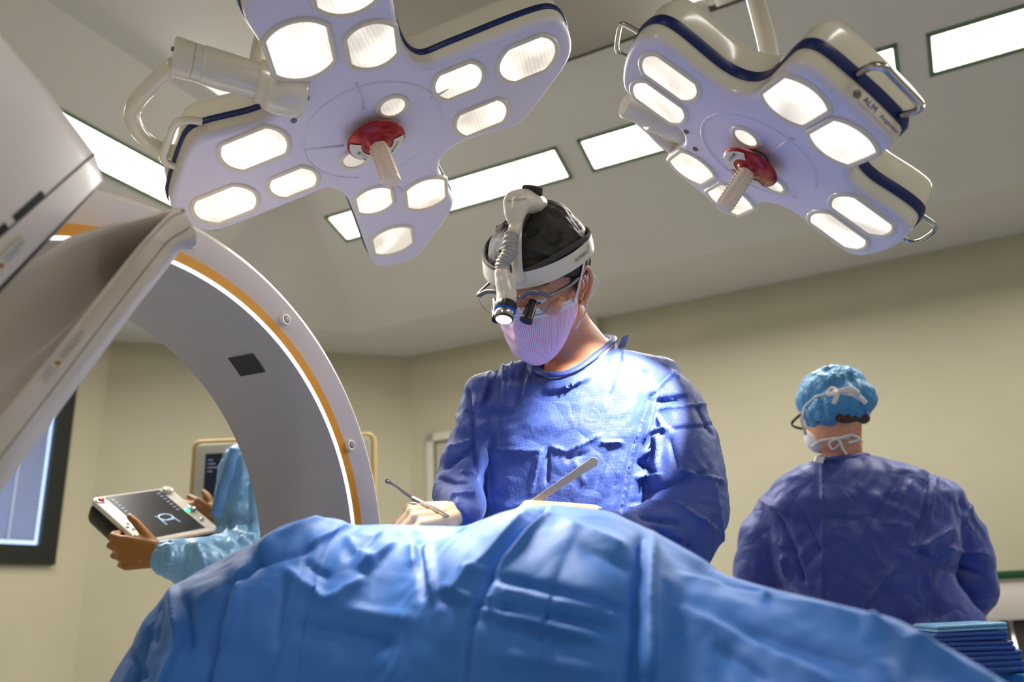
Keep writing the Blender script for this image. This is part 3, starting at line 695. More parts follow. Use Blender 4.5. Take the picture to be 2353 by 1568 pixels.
# ---- black framed monitor trolley behind the ring
M['bezel_white'] = mat('bezel_white', srgb(206, 202, 188), .4); M['bezel_amber'] = mat('bezel_amber_trim', srgb(196, 166, 104), .45)
ma, mb = W(443, 998, 3.0), W(861, 1006, 3.0); X = nrm((mb-ma)*[1, 1, 0]); Y = nrm(ZV*1.0+np.cross(X, ZV)*.03); Z = np.cross(Y, X)*-1
Z = np.cross(X, Y); Z = Z if Z@FW > 0 else -Z
mw = np.linalg.norm(mb-ma); mh = .50; mc = (ma+mb)/2-Y*mh/2
MT = thing('monitor', (mc[0], mc[1]+.1, 0), 'dark display screen with a rounded white frame and amber edge, behind the scanner ring', 'monitor')
mk('amber_edge', *rbox(mc, X, Y, Z, mw, mh, .05, .03, .006), M['bezel_amber'], MT, sharp=50)
mk('white_frame', *rbox(mc-Z*.004, X, Y, Z, mw-.035, mh-.035, .02, .02, .003), M['bezel_white'], MT, sharp=50)
mk('screen', *boxf(mc-Z*.0055-X*(mw/2-.055)-Y*(mh/2-.055), X*(mw-.11), Y*(mh-.11), Z*.004), emis('dark_screen', (.02, .05, .12, 1), .12, srgb(10, 12, 22), .15), MT, smooth=False)
for j in range(4):
    mk('screen_text', *boxf(mc-Z*.0062-X*(mw/2-.065)+Y*(mh/2-.08-j*.014), X*(.018+.010*((j*7) % 3)), Y*.003, Z*.0003), emis('screen_text_glow', (.5, .5, .8, 1), .12), MT, smooth=False)
mk('monitor_stand', *join(tube([mc+Z*.06-Y*.1, mc*[1, 1, 0]+Z*.06+ZV*.06], .03, 16), boxf(mc*[1, 1, 0]+Z*.06-X*.3-Z*.25+ZV*.03, X*.6, Z*.5, ZV*.05)), M['bezel_white'], MT)
# ================================================================== people: shared pieces
M['skin'] = mat('skin', srgb(214, 150, 116), .5, sss=.15, bump=.0002, bscale=300)
M['glove'] = mat('latex_glove_cream', srgb(236, 206, 168), .38, sss=.1)
M['glove_brown'] = mat('latex_glove_brown', srgb(158, 104, 42), .5)
M['gown'] = mat('gown_royal_blue', srgb(48, 74, 152), .55, sheen=.12, weave=.0006, wscale=420, crum=.006, cscale=13)
M['gown_blue_shaded'] = mat('gown_blue_shaded', srgb(42, 60, 138), .55, sheen=.2, crum=.010, cscale=11)  # same blue gown fabric, its weaker light put in as a darker colour
M['gown_light'] = mat('gown_light_blue', srgb(122, 170, 208), .38, crum=.010, cscale=16)
M['cap_black'] = mat('cap_black_cotton', srgb(30, 24, 20), .55, sheen=.0, spec=.5, weave=.0003, wscale=900)
M['cap_blue'] = mat('bouffant_cap_blue', srgb(70, 140, 190), .5, crum=.006, cscale=22)
M['tie'] = mat('white_tape', srgb(228, 222, 222), .6)
M['hair'] = mat('brown_hair', srgb(70, 42, 22), .6, bump=.003, bscale=160)
def hand(wr, fw, back, thumb, curls, thcurl=(.5, .4, .3), sc=1.0, spread=.10, thout=.75, cuff=.028):
    fw = nrm(fw); back = nrm(np.asarray(back)-fw*(np.asarray(back)@fw)); sd = np.cross(fw, back); sd = sd if sd@np.asarray(thumb) > 0 else -sd
    P = []; wr = np.asarray(wr)
    kn = []
    for i, (o, l) in enumerate(((.031, .088), (.011, .092), (-.010, .087), (-.030, .078))):
        k = wr+(fw*l+sd*o+back*(.004 if i in (1, 2) else 0))*sc; kn.append(k)
        P.append(capsule(wr+sd*o*.55*sc+fw*.008*sc, k, .0165*sc, .0125*sc, 12))
    P.append(capsule(wr-fw*cuff*sc, wr+fw*.02*sc, .026*sc, .027*sc, 16, .78, back))
    P.append(capsule(wr+fw*.035*sc-back*.006*sc+sd*.008*sc, wr+fw*.07*sc-back*.004*sc-sd*.006*sc, .022*sc, .020*sc, 12))
    for i, k in enumerate(kn):
        ls = [(.046, .029, .023), (.050, .033, .024), (.046, .031, .023), (.036, .023, .021)][i]; a = 0; p = k; c = curls[i]
        d0 = nrm(fw+sd*spread*(1.2-i*.8)); rr = [.0105, .0092, .0083, .0075] if i < 3 else [.0092, .0082, .0074, .0068]
        for j in range(3):
            a += c[j] if hasattr(c, '__len__') else c
            d = d0*cos(a)-back*sin(a); q = p+d*ls[j]*sc
            P.append(capsule(p, q, rr[j]*sc, rr[j+1]*sc, 12)); p = q
    tb = wr+(fw*.022+sd*.024-back*.008)*sc; d = nrm(fw*.75+sd*thout-back*.35); a = 0; p = tb
    for j, l in enumerate((.044, .034, .026)):
        q = p+d*l*sc; P.append(capsule(p, q, (.0155, .0115, .0105)[j]*sc, (.0118, .0105, .0088)[j]*sc, 12)); p = q
        d = nrm(d*cos(thcurl[j])+(fw-sd*.8-back*.4)*sin(thcurl[j]))
    return P
def cloth(name, parts, vox, m, parent, seed, k, amp, S=(), it=4, after=2, extra=None, dk=0):
    V, F = fuse(parts, vox, it); N = vnorm(V, F)
    N = lapl(N, F, 6); N /= np.linalg.norm(N, axis=1)[:, None]+1e-9
    D = crumple(V, seed, k, amp)+crumple(V, seed+1, k*2.6, amp*.30, 6)
    if extra is not None: D *= extra(V)
    D = np.maximum(D+strokes(V, N, S, dk=dk), -.014)
    V = V+N*D[:, None]
    if after: V = lapl(V, F, after)
    return mk(name, V, F, m, parent)
def ribbon(P, w, m, parent, name, up, th=.0008):
    P = np.asarray(P, float); fr = frames(P); rings = []
    for p, (t, u, v), uu in zip(P, fr, up if np.ndim(up) > 1 else [up]*len(P)):
        s_ = nrm(np.cross(t, uu)); n_ = np.cross(s_, t)
        rings.append([p-s_*w/2-n_*th/2, p+s_*w/2-n_*th/2, p+s_*w/2+n_*th/2, p-s_*w/2+n_*th/2])
    return mk(name, *loft(rings), m, parent)
def ell(cpx, Y, hw, hd, n=28, p=2.4, tilt=0, X=None):
    c_ = WY(cpx[0], cpx[1], Y)
    if X is not None: c_ = np.array([X, c_[1], c_[2]])
    a = np.arange(n)*2*PI/n; ca, sa = np.cos(a), np.sin(a)
    x = np.sign(ca)*np.abs(ca)**(2/p)*hw; y = np.sign(sa)*np.abs(sa)**(2/p)*hd
    return c_+np.outer(x, (1, 0, 0))+np.outer(y, (0, 1, 0))+np.outer(-y*tilt, (0, 0, 1))
# ================================================================== the surgeon
HC = W(1243, 656, 1.60)
def cdir(v): v = np.array(v, float); return nrm(RT*v[0]+UP*v[1]-FW*v[2])      # x right, y up, z towards the lens
HF = cdir((-.40, -.42, .81)); _u = cdir((-.12, .90, .33)); HU = nrm(_u-HF*(_u@HF)); HL = np.cross(HU, HF)
HK = 1.09
def hp(l, f, u): return HC+(HL*l+HF*f+HU*u)*HK
HAX = np.array([HL, HF, HU])*HK
HAU = np.array([HL, HF, HU])
SG = thing('person', (.12, 1.66, 0), 'masked surgeon in royal blue gown and black cap, bending over the draped patient', 'person')
nb = WY(1322, 815, 1.63)                                     # base of the neck
# arm joints: right arm of his is on the left of the photo
RS, RE, RW = WY(1122, 918, 1.64), WY(1052, 1118, 1.60), WY(1048, 1184, 1.51)
LS, LE, LW = WY(1520, 905, 1.63), WY(1580, 1215, 1.54), WY(1345, 1207, 1.455)
collar_px = [(1226, 838, 1.585), (1236, 853, 1.575), (1258, 861, 1.553), (1290, 861, 1.545), (1322, 850, 1.545), (1355, 828, 1.556), (1385, 802, 1.585), (1408, 786, 1.61), (1405, 776, 1.66), (1370, 776, 1.70), (1310, 790, 1.71), (1255, 815, 1.68), (1232, 830, 1.63)]
CP = np.array([WY(*p) for p in collar_px]); CS = spline(CP, 6, True)
head_parts = [sphere(hp(0, -.008, .045), (.077, .098, .092), HAX, 32, 20), sphere(hp(0, .035, -.02), (.064, .060, .085), HAX, 28, 18), sphere(hp(0, .045, -.072), (.046, .045, .040), HAX, 20, 14),
    capsule(hp(-.045, .01, -.06), hp(-.02, .06, -.088), .022, .018), capsule(hp(.045, .01, -.06), hp(.02, .06, -.088), .022, .018),
    sphere(hp(.04, .064, -.012), (.024, .020, .020), HAX), sphere(hp(-.04, .064, -.012), (.024, .020, .020), HAX),
    capsule(hp(-.038, .083, .028), hp(.038, .083, .028), .013, .013), capsule(hp(0, .092, .016), hp(0, .112, -.022), .009, .0135),
    capsule(hp(-.012, .1, -.024), hp(.012, .1, -.024), .009, .009), capsule(hp(-.016, .093, -.052), hp(.016, .093, -.052), .009, .009)]
neck_top = hp(0, -.03, -.05)
neck_low = nb+(neck_top-nb)*-.2
neck = [tube(np.array([neck_top+HU*.03, neck_top, (neck_top+nb)/2+np.array([0, .006, 0]), nb, neck_low]), [.062, .060, .061, .074, .09], 28)]
cc = CP.mean(0); inn = [cc+(p-cc)*k_+ZV*dz for k_, dz, p in [(1, 0, q) for q in CP]]
flare = loft([spline(cc+(CP-cc)*.50-ZV*.05, 3, True), spline(cc+(CP-cc)*.80-ZV*.022, 3, True), spline(cc+(CP-cc)*.68-ZV*.002, 3, True), spline(cc+(CP-cc)*.5+ZV*.02, 3, True)])
sternal = [capsule(hp(.05, -.03, -.03), nb+np.array([-.01, -.06, -.01]), .014, .012)]
tors = [loft([ell((1320, 905), 1.67, .10, .04), ell((1325, 950), 1.67, .15, .075), ell((1325, 1150), 1.69, .15, .09), ell((1325, 1500), 1.71, .15, .08, X=.11), ell((1325, 1900), 1.72, .15, .09, X=.11)])]
hipz = .9
legs = []
for sx in (-.09, .11):
    legs.append(chain([np.array([.11+sx, 1.71, .92]), np.array([.12+sx*1.1, 1.69, .5]), np.array([.12+sx*1.2, 1.74, .10])], [.072, .058, .04]))
    legs.append(capsule((.12+sx*1.2, 1.76, .045), (.12+sx*1.25, 1.56, .035), .04, .036, 14, .8))
arms = [chain([RS, RE, RW], [.034, .028, .022]), chain([LS+np.array([-.03, 0, -.02]), LE, WY(1470, 1246, 1.49), LW], [.030, .034, .030, .022])]
# hands (bare inside the gloves)
rh = dict(wr=WY(1045, 1180, 1.50), fw=cdir((-.76, .06, .62)), back=cdir((.05, .93, .30)), thumb=cdir((0, .2, 1)), curls=[(.55, .75, .5), (.75, .85, .5), (.9, .9, .6), (1.0, .95, .6)], thcurl=(.25, .3, .2), thout=.5)
lh = dict(wr=WY(1332, 1186, 1.45), fw=cdir((-.88, .12, .40)), back=cdir((.05, .97, .22)), thumb=cdir((.1, .3, -1)), curls=[(.75, .9, .5), (.85, .95, .5), (.9, .95, .6), (.95, .95, .6)], thcurl=(.2, .2, .1), thout=.6)
body = fuse(head_parts+neck+sternal+[flare]+tors+legs+arms+hand(**rh, sc=.97)+hand(**lh, sc=.97), .0058, 3)
# ears, modelled finer and kept in the same mesh
def ear(s):
    c_ = lambda a, b, d: hp(s*(.073+d), a, b)
    hx = spline([c_(.012, -.016, .0), c_(.014, .008, .006), c_(.006, .026, .011), c_(-.010, .031, .014), c_(-.022, .020, .016), c_(-.024, .0, .015), c_(-.014, -.020, .010), c_(.0, -.032, .006), c_(.008, -.028, .002)], 6)
    rr = np.interp(np.linspace(0, 1, len(hx)), [0, .2, .5, .8, 1], [.0035, .0045, .0042, .0055, .005])
    ah = spline([c_(.004, -.016, .004), c_(-.010, -.010, .009), c_(-.013, .006, .010), c_(-.004, .018, .009)], 6)
    return join(tube(hx, rr, 10), tube(ah, .0034, 8), sphere(c_(-.005, .0, -.001), (.006, .022, .028), HAX, 14, 10))
bV, bF = body; nB = len(bV)
E1 = ear(1); E2 = ear(-1)
V, F = join((bV, bF), E1, E2)
mk('body', V, F, M['skin'], SG)
for s in (-1, 1):
    mk('eyebrow', *chain([hp(s*.014, .093, .034), hp(s*.030, .096, .040), hp(s*.052, .082, .036)], [.004, .0045, .002], 8, .5, HF), M['hair'], SG)
    e_ = mk('eye', *sphere(hp(s*.031, .078, .010), (.0125,)*3, HAX, 20, 14), mat('eye_white', srgb(225, 215, 205), .2), SG)
    mk('iris', *sphere(hp(s*.031, .0865, .004), (.0052, .003, .0052), HAX, 14, 8), mat('iris', srgb(60, 70, 70), .2), e_)
    mk('eyelid', *loft([[hp(s*.031+.0145*cos(a)*cos(b), .078+.0145*sin(a)*cos(b), .010+.0145*sin(b)) for a in np.linspace(.1, PI-.1, 14)] for b in np.linspace(-.08, 1.2, 8)], False, False, False), M['skin'], SG)
# sideburn hair under the cap
mk('hair', *fuse([sphere(hp(0, -.03, .018), (.0805, .083, .052), HAX, 28, 18), capsule(hp(.074, .022, .022), hp(.076, .016, -.004), .007, .004), capsule(hp(-.074, .022, .022), hp(-.076, .016, -.004), .007, .004)], .004, 2), M['hair'], SG)
# cap
cap = [sphere(hp(0, -.012, .052), (.089, .110, .088), HAX, 40, 26), sphere(hp(0, -.03, .100), (.062, .072, .046), HAX, 30, 18)]
cV, cF = fuse(cap, .0034, 3)
loc = (cV-HC)@HAU.T/HK
keep = loc[:, 2] > .018+.020*np.clip(-loc[:, 1]/.1, -1, 1)*-1+.012*np.clip(loc[:, 1]/.1, 0, 1)
cN = vnorm(cV, cF)
capS = [(1228, 487, 1262, 500, 5, .004), (1205, 520, 1300, 533, 4, .005), (1240, 530, 1268, 560, 5, .005), (1262, 532, 1280, 560, 6, .006), (1283, 525, 1292, 560, 6, -.005), (1140, 525, 1165, 520, 4, .003), (1150, 580, 1180, 560, 7, .005), (1195, 565, 1265, 590, 5, .005), (1300, 520, 1330, 545, 5, .004), (1205, 540, 1235, 530, 10, -.006)]
D = crumple(cV, 5, 26, .006)+crumple(cV, 9, 60, .002)+strokes(cV, cN, capS, dk=3)*1.4
cV = cV+cN*D[:, None]
idx = -np.ones(len(cV), int); idx[np.where(keep)[0]] = np.arange(keep.sum())
cF2 = [tuple(int(idx[i]) for i in f) for f in cF if all(keep[i] for i in f)]
o = mk('surgical_cap', cV[keep], cF2, M['cap_black'], SG)
md = o.modifiers.new('s', 'SOLIDIFY'); md.thickness = .002; md.offset = 1
# quilted pad inside the headband shows as part of the headlamp further down
# gown
gown_parts = [loft([spline(cc+(CP-cc)*.86+ZV*-.012, 3, True), spline(cc+(CP-cc)*1.03+ZV*-.010, 3, True)][::-1][:1]*1+[spline(cc+(CP-cc)*1.03-ZV*.012, 3, True), ]) ] if False else []
R1 = [ell((1318, 876), 1.65, .13, .055), ell((1320, 884), 1.65, .165, .082), ell((1325, 903), 1.655, .196, .104), ell((1330, 930), 1.66, .212, .112), ell((1325, 1010), 1.665, .205, .125), ell((1315, 1110), 1.67, .190, .132), ell((1310, 1210), 1.68, .190, .138), ell((1310, 1500), 1.70, .215, .15, X=.11), ell((1310, 1900), 1.72, .245, .175, X=.11), ell((1310, 2350), 1.72, .27, .19, X=.11)]
neckb = loft([spline(cc+(CP-cc)*1.12-ZV*.030, 3, True), spline(cc+(CP-cc)*1.04-ZV*.006, 3, True), spline(cc+(CP-cc)*.9-ZV*.014, 3, True)])
sl_r = chain([WY(1118, 915, 1.645), WY(1103, 985, 1.63), WY(1064, 1075, 1.61), WY(1052, 1130, 1.595), WY(1062, 1162, 1.55), WY(1063, 1186, 1.51)], [.053, .051, .050, .050, .046, .036], 20)
sl_l = chain([WY(1506, 893, 1.645), WY(1545, 948, 1.635), WY(1572, 1050, 1.60), WY(1582, 1170, 1.56), WY(1565, 1232, 1.53), WY(1470, 1245, 1.49), WY(1375, 1212, 1.46)], [.062, .070, .076, .078, .070, .056, .034], 22)
yk_ = [chain([WY(1225, 868, 1.64), WY(1105, 908, 1.645)], [.045, .040], 16), chain([WY(1355, 885, 1.60), WY(1405, 862, 1.605)], [.036, .038], 16), chain([WY(1405, 850, 1.625), WY(1515, 872, 1.645)], [.048, .050], 16)]
gS = [(1431, 803, 1397, 911, 5, -.006, 2), (1431, 803, 1440, 850, 4, .004), (1500, 905, 1462, 1025, 7, -.012), (1462, 1025, 1430, 1180, 7, -.012), (1512, 905, 1478, 1010, 8, .010),
 (1144, 838, 1118, 925, 8, -.010), (1130, 850, 1105, 930, 7, .008), (1158, 835, 1162, 940, 9, .008), (1210, 826, 1190, 934, 5, -.009), (1222, 845, 1200, 930, 6, .007), (1180, 830, 1172, 900, 6, .006),
 (1076, 895, 1086, 960, 6, -.008), (1086, 960, 1099, 1094, 5, -.014), (1143, 850, 1147, 1037, 6, -.004, 2), (1120, 938, 1190, 938, 3, .003, 2), (1190, 934, 1235, 890, 3, -.003, 2),
 (1144, 1033, 1244, 1036, 3, .005), (1244, 1036, 1221, 1136, 4, .005), (1267, 1026, 1301, 1038, 4, .007), (1301, 1038, 1378, 1000, 5, .007), (1378, 1016, 1435, 1018, 4, .006), (1405, 1020, 1372, 1120, 5, -.005), (1435, 1020, 1410, 1130, 4, -.005), (1262, 1030, 1258, 1110, 5, -.006),
 (1300, 1055, 1350, 1040, 7, -.005), (1320, 1060, 1345, 1110, 6, .004), (1115, 1030, 1130, 1180, 5, .007), (1128, 1020, 1120, 1080, 4, -.005),
 (1550, 857, 1500, 903, 7, .010), (1504, 921, 1573, 909, 5, -.014), (1512, 940, 1619, 928, 4, .006), (1540, 862, 1560, 870, 8, .006), (1510, 955, 1530, 990, 5, .007), (1490, 990, 1540, 985, 5, .008), (1540, 985, 1640, 975, 5, -.006),
 (1480, 1045, 1517, 1000, 7, .012), (1517, 1010, 1513, 1085, 6, .010), (1470, 1060, 1510, 1090, 8, -.012), (1540, 1010, 1560, 1080, 6, -.008), (1560, 1080, 1660, 1110, 6, .010), (1462, 1095, 1520, 1092, 5, .012), (1480, 1130, 1620, 1085, 9, -.010), (1450, 1165, 1560, 1160, 6, .010), (1560, 1160, 1640, 1215, 7, .010), (1470, 1185, 1560, 1200, 6, -.010), (1560, 1230, 1600, 1300, 7, .010), (1500, 1210, 1590, 1260, 8, -.008), (1640, 1110, 1660, 1250, 9, .008), (1600, 930, 1640, 1000, 6, -.006),
 (1030, 1030, 1085, 1010, 6, .008), (1020, 1075, 1085, 1030, 7, -.010), (1060, 1085, 1095, 1095, 5, .012), (1010, 1100, 1080, 1110, 6, -.008), (1035, 1140, 1090, 1135, 5, .009), (1045, 950, 1085, 1000, 6, .006), (1068, 944, 1082, 946, 3, -.008), (1050, 1150, 1075, 1190, 5, .008)]
def damp(V):
    d = np.min(np.linalg.norm(V[:, None, :]-CS[None, ::3, :], axis=2), axis=1); return np.clip((d-.02)/.07, 0.05, 1)
cloth('surgical_gown', [loft(R1), neckb, sl_r, sl_l]+yk_, .0042, M['gown'], SG, 21, 10.0, .011, [(*q[:4], q[4]*1.1, q[5]*1.2, *q[6:]) for q in gS], 3, 0, damp, dk=3)
mk('scrub_trousers', *fuse([chain([np.array([.11+k, 1.72, .86]), np.array([.12+k*1.1, 1.69, .5]), np.array([.12+k*1.2, 1.74, .13])], [.092, .074, .062]) for k in (-.09, .11)], .008, 3), M['gown'], SG)
cr = CS+ZV*.001
mk('collar', *tube(np.vstack([cr, cr[:1]]), .0085, 12, False, .55, None), M['gown'], SG)
st = []
n_ = len(CS)
clip = WY(1430, 787, 1.63)
mk('neck_fastener', *boxf(clip+(-.011, 0, -.014), RT*.016+UP*.004, FW*.004, UP*.026-RT*-.008), mat('fastener_blue', srgb(140, 165, 225), .5), SG, smooth=False)
# cuffs + gloves
mk('glove', *fuse(hand(**rh), .0026, 3), M['glove'], SG)
mk('glove', *fuse(hand(**lh), .0026, 3), M['glove'], SG)
# face mask: pleated patch wrapped round the lower face
def mask_mesh():
    nu, nv = 64, 40; V = []; F = []; UVs = []
    for j in range(nv+1):
        v = j/nv
        for i in range(nu+1):
            a = (i/nu*2-1); th = a*1.42
            top_u = -.004+.012*math.exp(-(a/.16)**2)-.010*abs(a)**1.6
            bot_u = -.128+.058*abs(a)**1.8
            u = top_u*(1-v)+bot_u*v
            rl = .075+.002*sin(v*PI)-.018*v*v; rf = .094+.018*sin(v*.92*PI)**.8+.036*math.exp(-(a/.18)**2)*(1-v)**1.6-.022*max(0, v-.80)/.20
            l_ = rl*sin(th); f_ = rf*max(0, cos(th))**.8*1.0-.006+.0
            pl = .0022*(tri(v*5.0+.2)-.5)*math.cos(a*1.4) if .12 < v < .72 else 0
            sag = .004*sin(a*9+v*4)*sin(v*PI)*.5
            V.append(hp(l_*(1+pl*6), f_+pl+sag*.6, u)); UVs.append((i/nu, v))
    for j in range(nv):
        for i in range(nu): F.append((j*(nu+1)+i, j*(nu+1)+i+1, (j+1)*(nu+1)+i+1, (j+1)*(nu+1)+i))
    return np.array(V), F, UVs
mm = bpy.data.materials.new('striped_mask'); mm.use_nodes = True; nt = mm.node_tree; b = nt.nodes['Principled BSDF']; b.inputs['Roughness'].default_value = .65
b.inputs['Subsurface Weight'].default_value = .1
uv = nt.nodes.new('ShaderNodeUVMap'); sx = nt.nodes.new('ShaderNodeSeparateXYZ'); nt.links.new(uv.outputs[0], sx.inputs[0])
def mth(op, a, b_=None, c_=None):
    n = nt.nodes.new('ShaderNodeMath'); n.operation = op
    for i, x in enumerate((a, b_, c_)):
        if x is None: continue
        if isinstance(x, (int, float)): n.inputs[i].default_value = x
        else: nt.links.new(x, n.inputs[i])
    return n.outputs[0]
strp = mth('GREATER_THAN', mth('FRACT', mth('MULTIPLY', sx.outputs[0], 74)), .5)
low = mth('GREATER_THAN', sx.outputs[1], .17)
seam = mth('MULTIPLY', mth('GREATER_THAN', mth('FRACT', mth('MULTIPLY', sx.outputs[0], 110)), .45), mth('LESS_THAN', mth('ABSOLUTE', mth('SUBTRACT', mth('FRACT', mth('MULTIPLY', sx.outputs[1], 20)), .5)), .13))
seam = mth('MULTIPLY', seam, mth('SUBTRACT', 1, low)); seam = mth('MULTIPLY', seam, mth('GREATER_THAN', sx.outputs[1], .05))
c1 = nt.nodes.new('ShaderNodeMix'); c1.data_type = 'RGBA'; nt.links.new(mth('MULTIPLY', strp, low), c1.inputs[0]); c1.inputs[6].default_value = srgb(240, 228, 238); c1.inputs[7].default_value = srgb(232, 146, 192)
c2 = nt.nodes.new('ShaderNodeMix'); c2.data_type = 'RGBA'; nt.links.new(seam, c2.inputs[0]); nt.links.new(c1.outputs[2], c2.inputs[6]); c2.inputs[7].default_value = srgb(180, 150, 180)
nt.links.new(c2.outputs[2], b.inputs['Base Color'])
def mkuv(name, V, F, UVs, m, parent):
    o = mk(name, V, F, m, parent); ul = o.data.uv_layers.new(name='UVMap')
    for l in o.data.loops: ul.data[l.index].uv = UVs[l.vertex_index]
    return o
mV, mF, mU = mask_mesh()
ms = mkuv('face_mask', mV, mF, mU, mm, SG)
md = ms.modifiers.new('s', 'SOLIDIFY'); md.thickness = .0012; md.offset = 1
# mask ties
for s in (1, -1):
    ribbon(spline([hp(s*.073, .030, -.020), hp(s*.083, .020, .010), hp(s*.090, .008, .040), hp(s*.0915, .0, .056)], 6), .0085, M['tie'], SG, 'mask_tie', HL*s)
    mk('mask_tie', *tube(spline([hp(s*.066, .022, -.075), hp(s*.078, .0, -.055), hp(s*.082, -.014, -.036), hp(s*.094, -.030, -.020), hp(s*.098, -.032, -.004), hp(s*.088, -.026, .014)], 6), .0017, 8), M['tie'], SG)
# ------------------------------------------------------------------ magnifying glasses
GL = thing('magnifying_glasses', hp(0, .11, .01), 'thin metal framed magnifying glasses on the surgeon with small dark barrels', 'glasses')
lensm = mat('clear_lens', srgb(255, 255, 255), .02, trans=1.0, spec=.4); lensm.node_tree.nodes['Principled BSDF'].inputs['IOR'].default_value = 1.08
M['frame_metal'] = mat('dark_metal_frame', srgb(130, 130, 136), .3, metal=.9)
for s in (1, -1):
    c_ = hp(s*.038, .1185, .016); ax = nrm(HF+HL*s*.12)
    rx = nrm(HL-ax*(HL@ax)); ry = np.cross(ax, rx)*-1; ry = ry if ry@HU > 0 else -ry
    ring = [c_+rx*.0305*cos(a)+ry*.0245*sin(a)*(1.0 if sin(a) < 0 else .82) for a in np.linspace(0, 2*PI, 41)]
    mk('rim', *tube(ring, .0009, 8, False), M['frame_metal'], GL)
    mk('lens', *loft([[c_+ax*k+(p-c_)*.97 for p in ring[:-1]] for k in (-.0007, .0007)]), lensm, GL)
    bd = nrm(HF*.80-HU*.62-HL*s*(.12 if s > 0 else .42)); b0 = c_-HU*.003-HL*s*.004
    mk('loupe_barrel', *lathe(b0, bd, [(.0085, -.006), (.0085, .004), (.0100, .006), (.0112, .030), (.0125, .032), (.0125, .0375), (.0110, .0375), (.0108, .0355)], 28), mat('barrel_gunmetal', srgb(72, 66, 64), .28, metal=.8), GL)
    mk('barrel_glass', *lathe(b0, bd, [(.0108, .0352), (.006, .0362), (.0005, .0366)], 28), mat('coated_glass', srgb(30, 24, 50), .05, coat=1), GL)
    mk('browline', *tube(spline([c_+rx*s*-.024+ry*.010, c_+rx*s*-.010+ry*.0190, c_+rx*s*.012+ry*.0190, c_+rx*s*.030+ry*.011], 6), [.0024]*19, 8, flat=1.8, up=ry), M['frame_metal'], GL)
    mk('temple_arm', *tube(spline([c_+rx*s*.030+ry*.011, c_+rx*s*.036+ry*.012-ax*.008, hp(s*.079, .05, .022), hp(s*.083, .0, .024)], 5), .0028, 8, flat=1.6), M['frame_metal'], GL)
mk('bridge', *tube(spline([hp(-.0105, .1215, .024), hp(0, .126, .028), hp(.0105, .1215, .024)], 6), .0022, 8), M['frame_metal'], GL)
mk('loupe_hinge', *rbox(hp(0, .131, .028), HL, HU, -HF, .018, .006, .008, .002, .001), M['white'], GL)
# ------------------------------------------------------------------ headlamp
HLp = thing('surgical_headlamp', hp(0, .10, .08), 'white surgical headlamp on the black cap, corrugated gooseneck ending in a small lamp', 'headlamp')
def band_pt(th, r=1.0): 
    return hp(.0945*r*cos(th), .117*r*sin(th)-.008, .055-.004*sin(th)+.010*abs(cos(th))**2)
rings = []
for th in np.linspace(-PI, PI, 97)[:-1]:
    c_ = band_pt(th); rad = nrm((c_-hp(0, -.008, .05))-HU*((c_-hp(0, -.008, .05))@HU))
    h = .0155-.003*max(0, -sin(th)); x = nrm(HU+rad*-.10)
    rings.append([c_-x*h, c_+x*h, c_+x*h+rad*.0022, c_+rad*.0028, c_-x*h+rad*.0022])
rings.append(rings[0])
mk('headband', *loft(rings, False, False), M['white'], HLp, sharp=60)
pad = [band_pt(th, .965)+HU*(.014+.010*max(0, cos((th-.5)*2))) for th in np.linspace(-.9, PI+.9, 60)]
mk('headband_pad', *tube(pad, .0045, 10, flat=1.5), mat('pad_foam', srgb(74, 66, 66), .9, weave=.001, wscale=500), HLp)
ov = spline([hp(.014, .112, .050), hp(.012, .108, .080), hp(.008, .088, .115), hp(.002, .055, .140), hp(0, .010, .151), hp(0, -.03, .146), hp(0, -.06, .128)], 8)
rad = [nrm(p-hp(0, -.01, .05)) for p in ov]
ribbon(ov, .020, M['white'], HLp, 'crown_strap', rad, .0025)
mk('crown_pad', *tube([hp(.006, f, u) for f, u in ((.072, .122), (.045, .137), (.01, .147), (-.02, .147))], .009, 12, flat=.7), mat('pad_foam_dark', srgb(60, 54, 52), .9), HLp)
# top housing and knob
def Z_(x, y, z): return W(x, y, z)
hz = 1.50
hc = [(1187, 520, 1.475, .011), (1184, 506, 1.475, .016), (1184, 488, 1.48, .021), (1188, 468, 1.49, .026), (1204, 464, 1.51, .025), (1224, 468, 1.53, .022), (1238, 470, 1.55, .018)]
mk('lamp_mount', *fuse([chain([Z_(a, b, c) for a, b, c, _ in hc], [r for *_, r in hc], 22), capsule(Z_(1180, 462, 1.50), Z_(1222, 458, 1.52), .018, .015, 18)], .0032, 3), M['white'], HLp)
kx = nrm(Z_(1222, 436, 1.525)-Z_(1216, 470, 1.525))
kb = Z_(1223, 440, 1.525)
kn = []
for h, r_ in ((-.006, .0175), (-.004, .0195), (.006, .0195), (.008, .018)):
    a = np.arange(72)*2*PI/72; u_ = nrm(np.cross(kx, FW)); v_ = np.cross(kx, u_); rr = r_+.0007*(np.arange(72) % 2)
    kn.append(kb+kx*h+np.outer(np.cos(a)*rr, u_)+np.outer(np.sin(a)*rr, v_))
mk('adjusting_knob', *loft(kn), M['black'], HLp, sharp=40)
mk('cable_strain_relief', *tube([Z_(1187, 512, 1.472), Z_(1182, 530, 1.468), Z_(1176, 545, 1.462)], [.0125, .0118, .0118], 20), M['white'], HLp)
bel = spline([Z_(1176, 538, 1.462), Z_(1171, 560, 1.455), Z_(1172, 575, 1.452), Z_(1164, 592, 1.45), Z_(1156, 606, 1.45), Z_(1154, 618, 1.45)], 16)
rb = np.array([.0118+.0026*(tri(i/len(bel)*11)**.8) for i in range(len(bel))])
mk('corrugated_neck', *tube(bel, rb, 24), mat('grey_rubber', srgb(170, 164, 160), .5), HLp)
mk('neck_collar', *tube([Z_(1156, 606, 1.45), Z_(1154, 624, 1.45)], .0128, 20), M['white'], HLp)
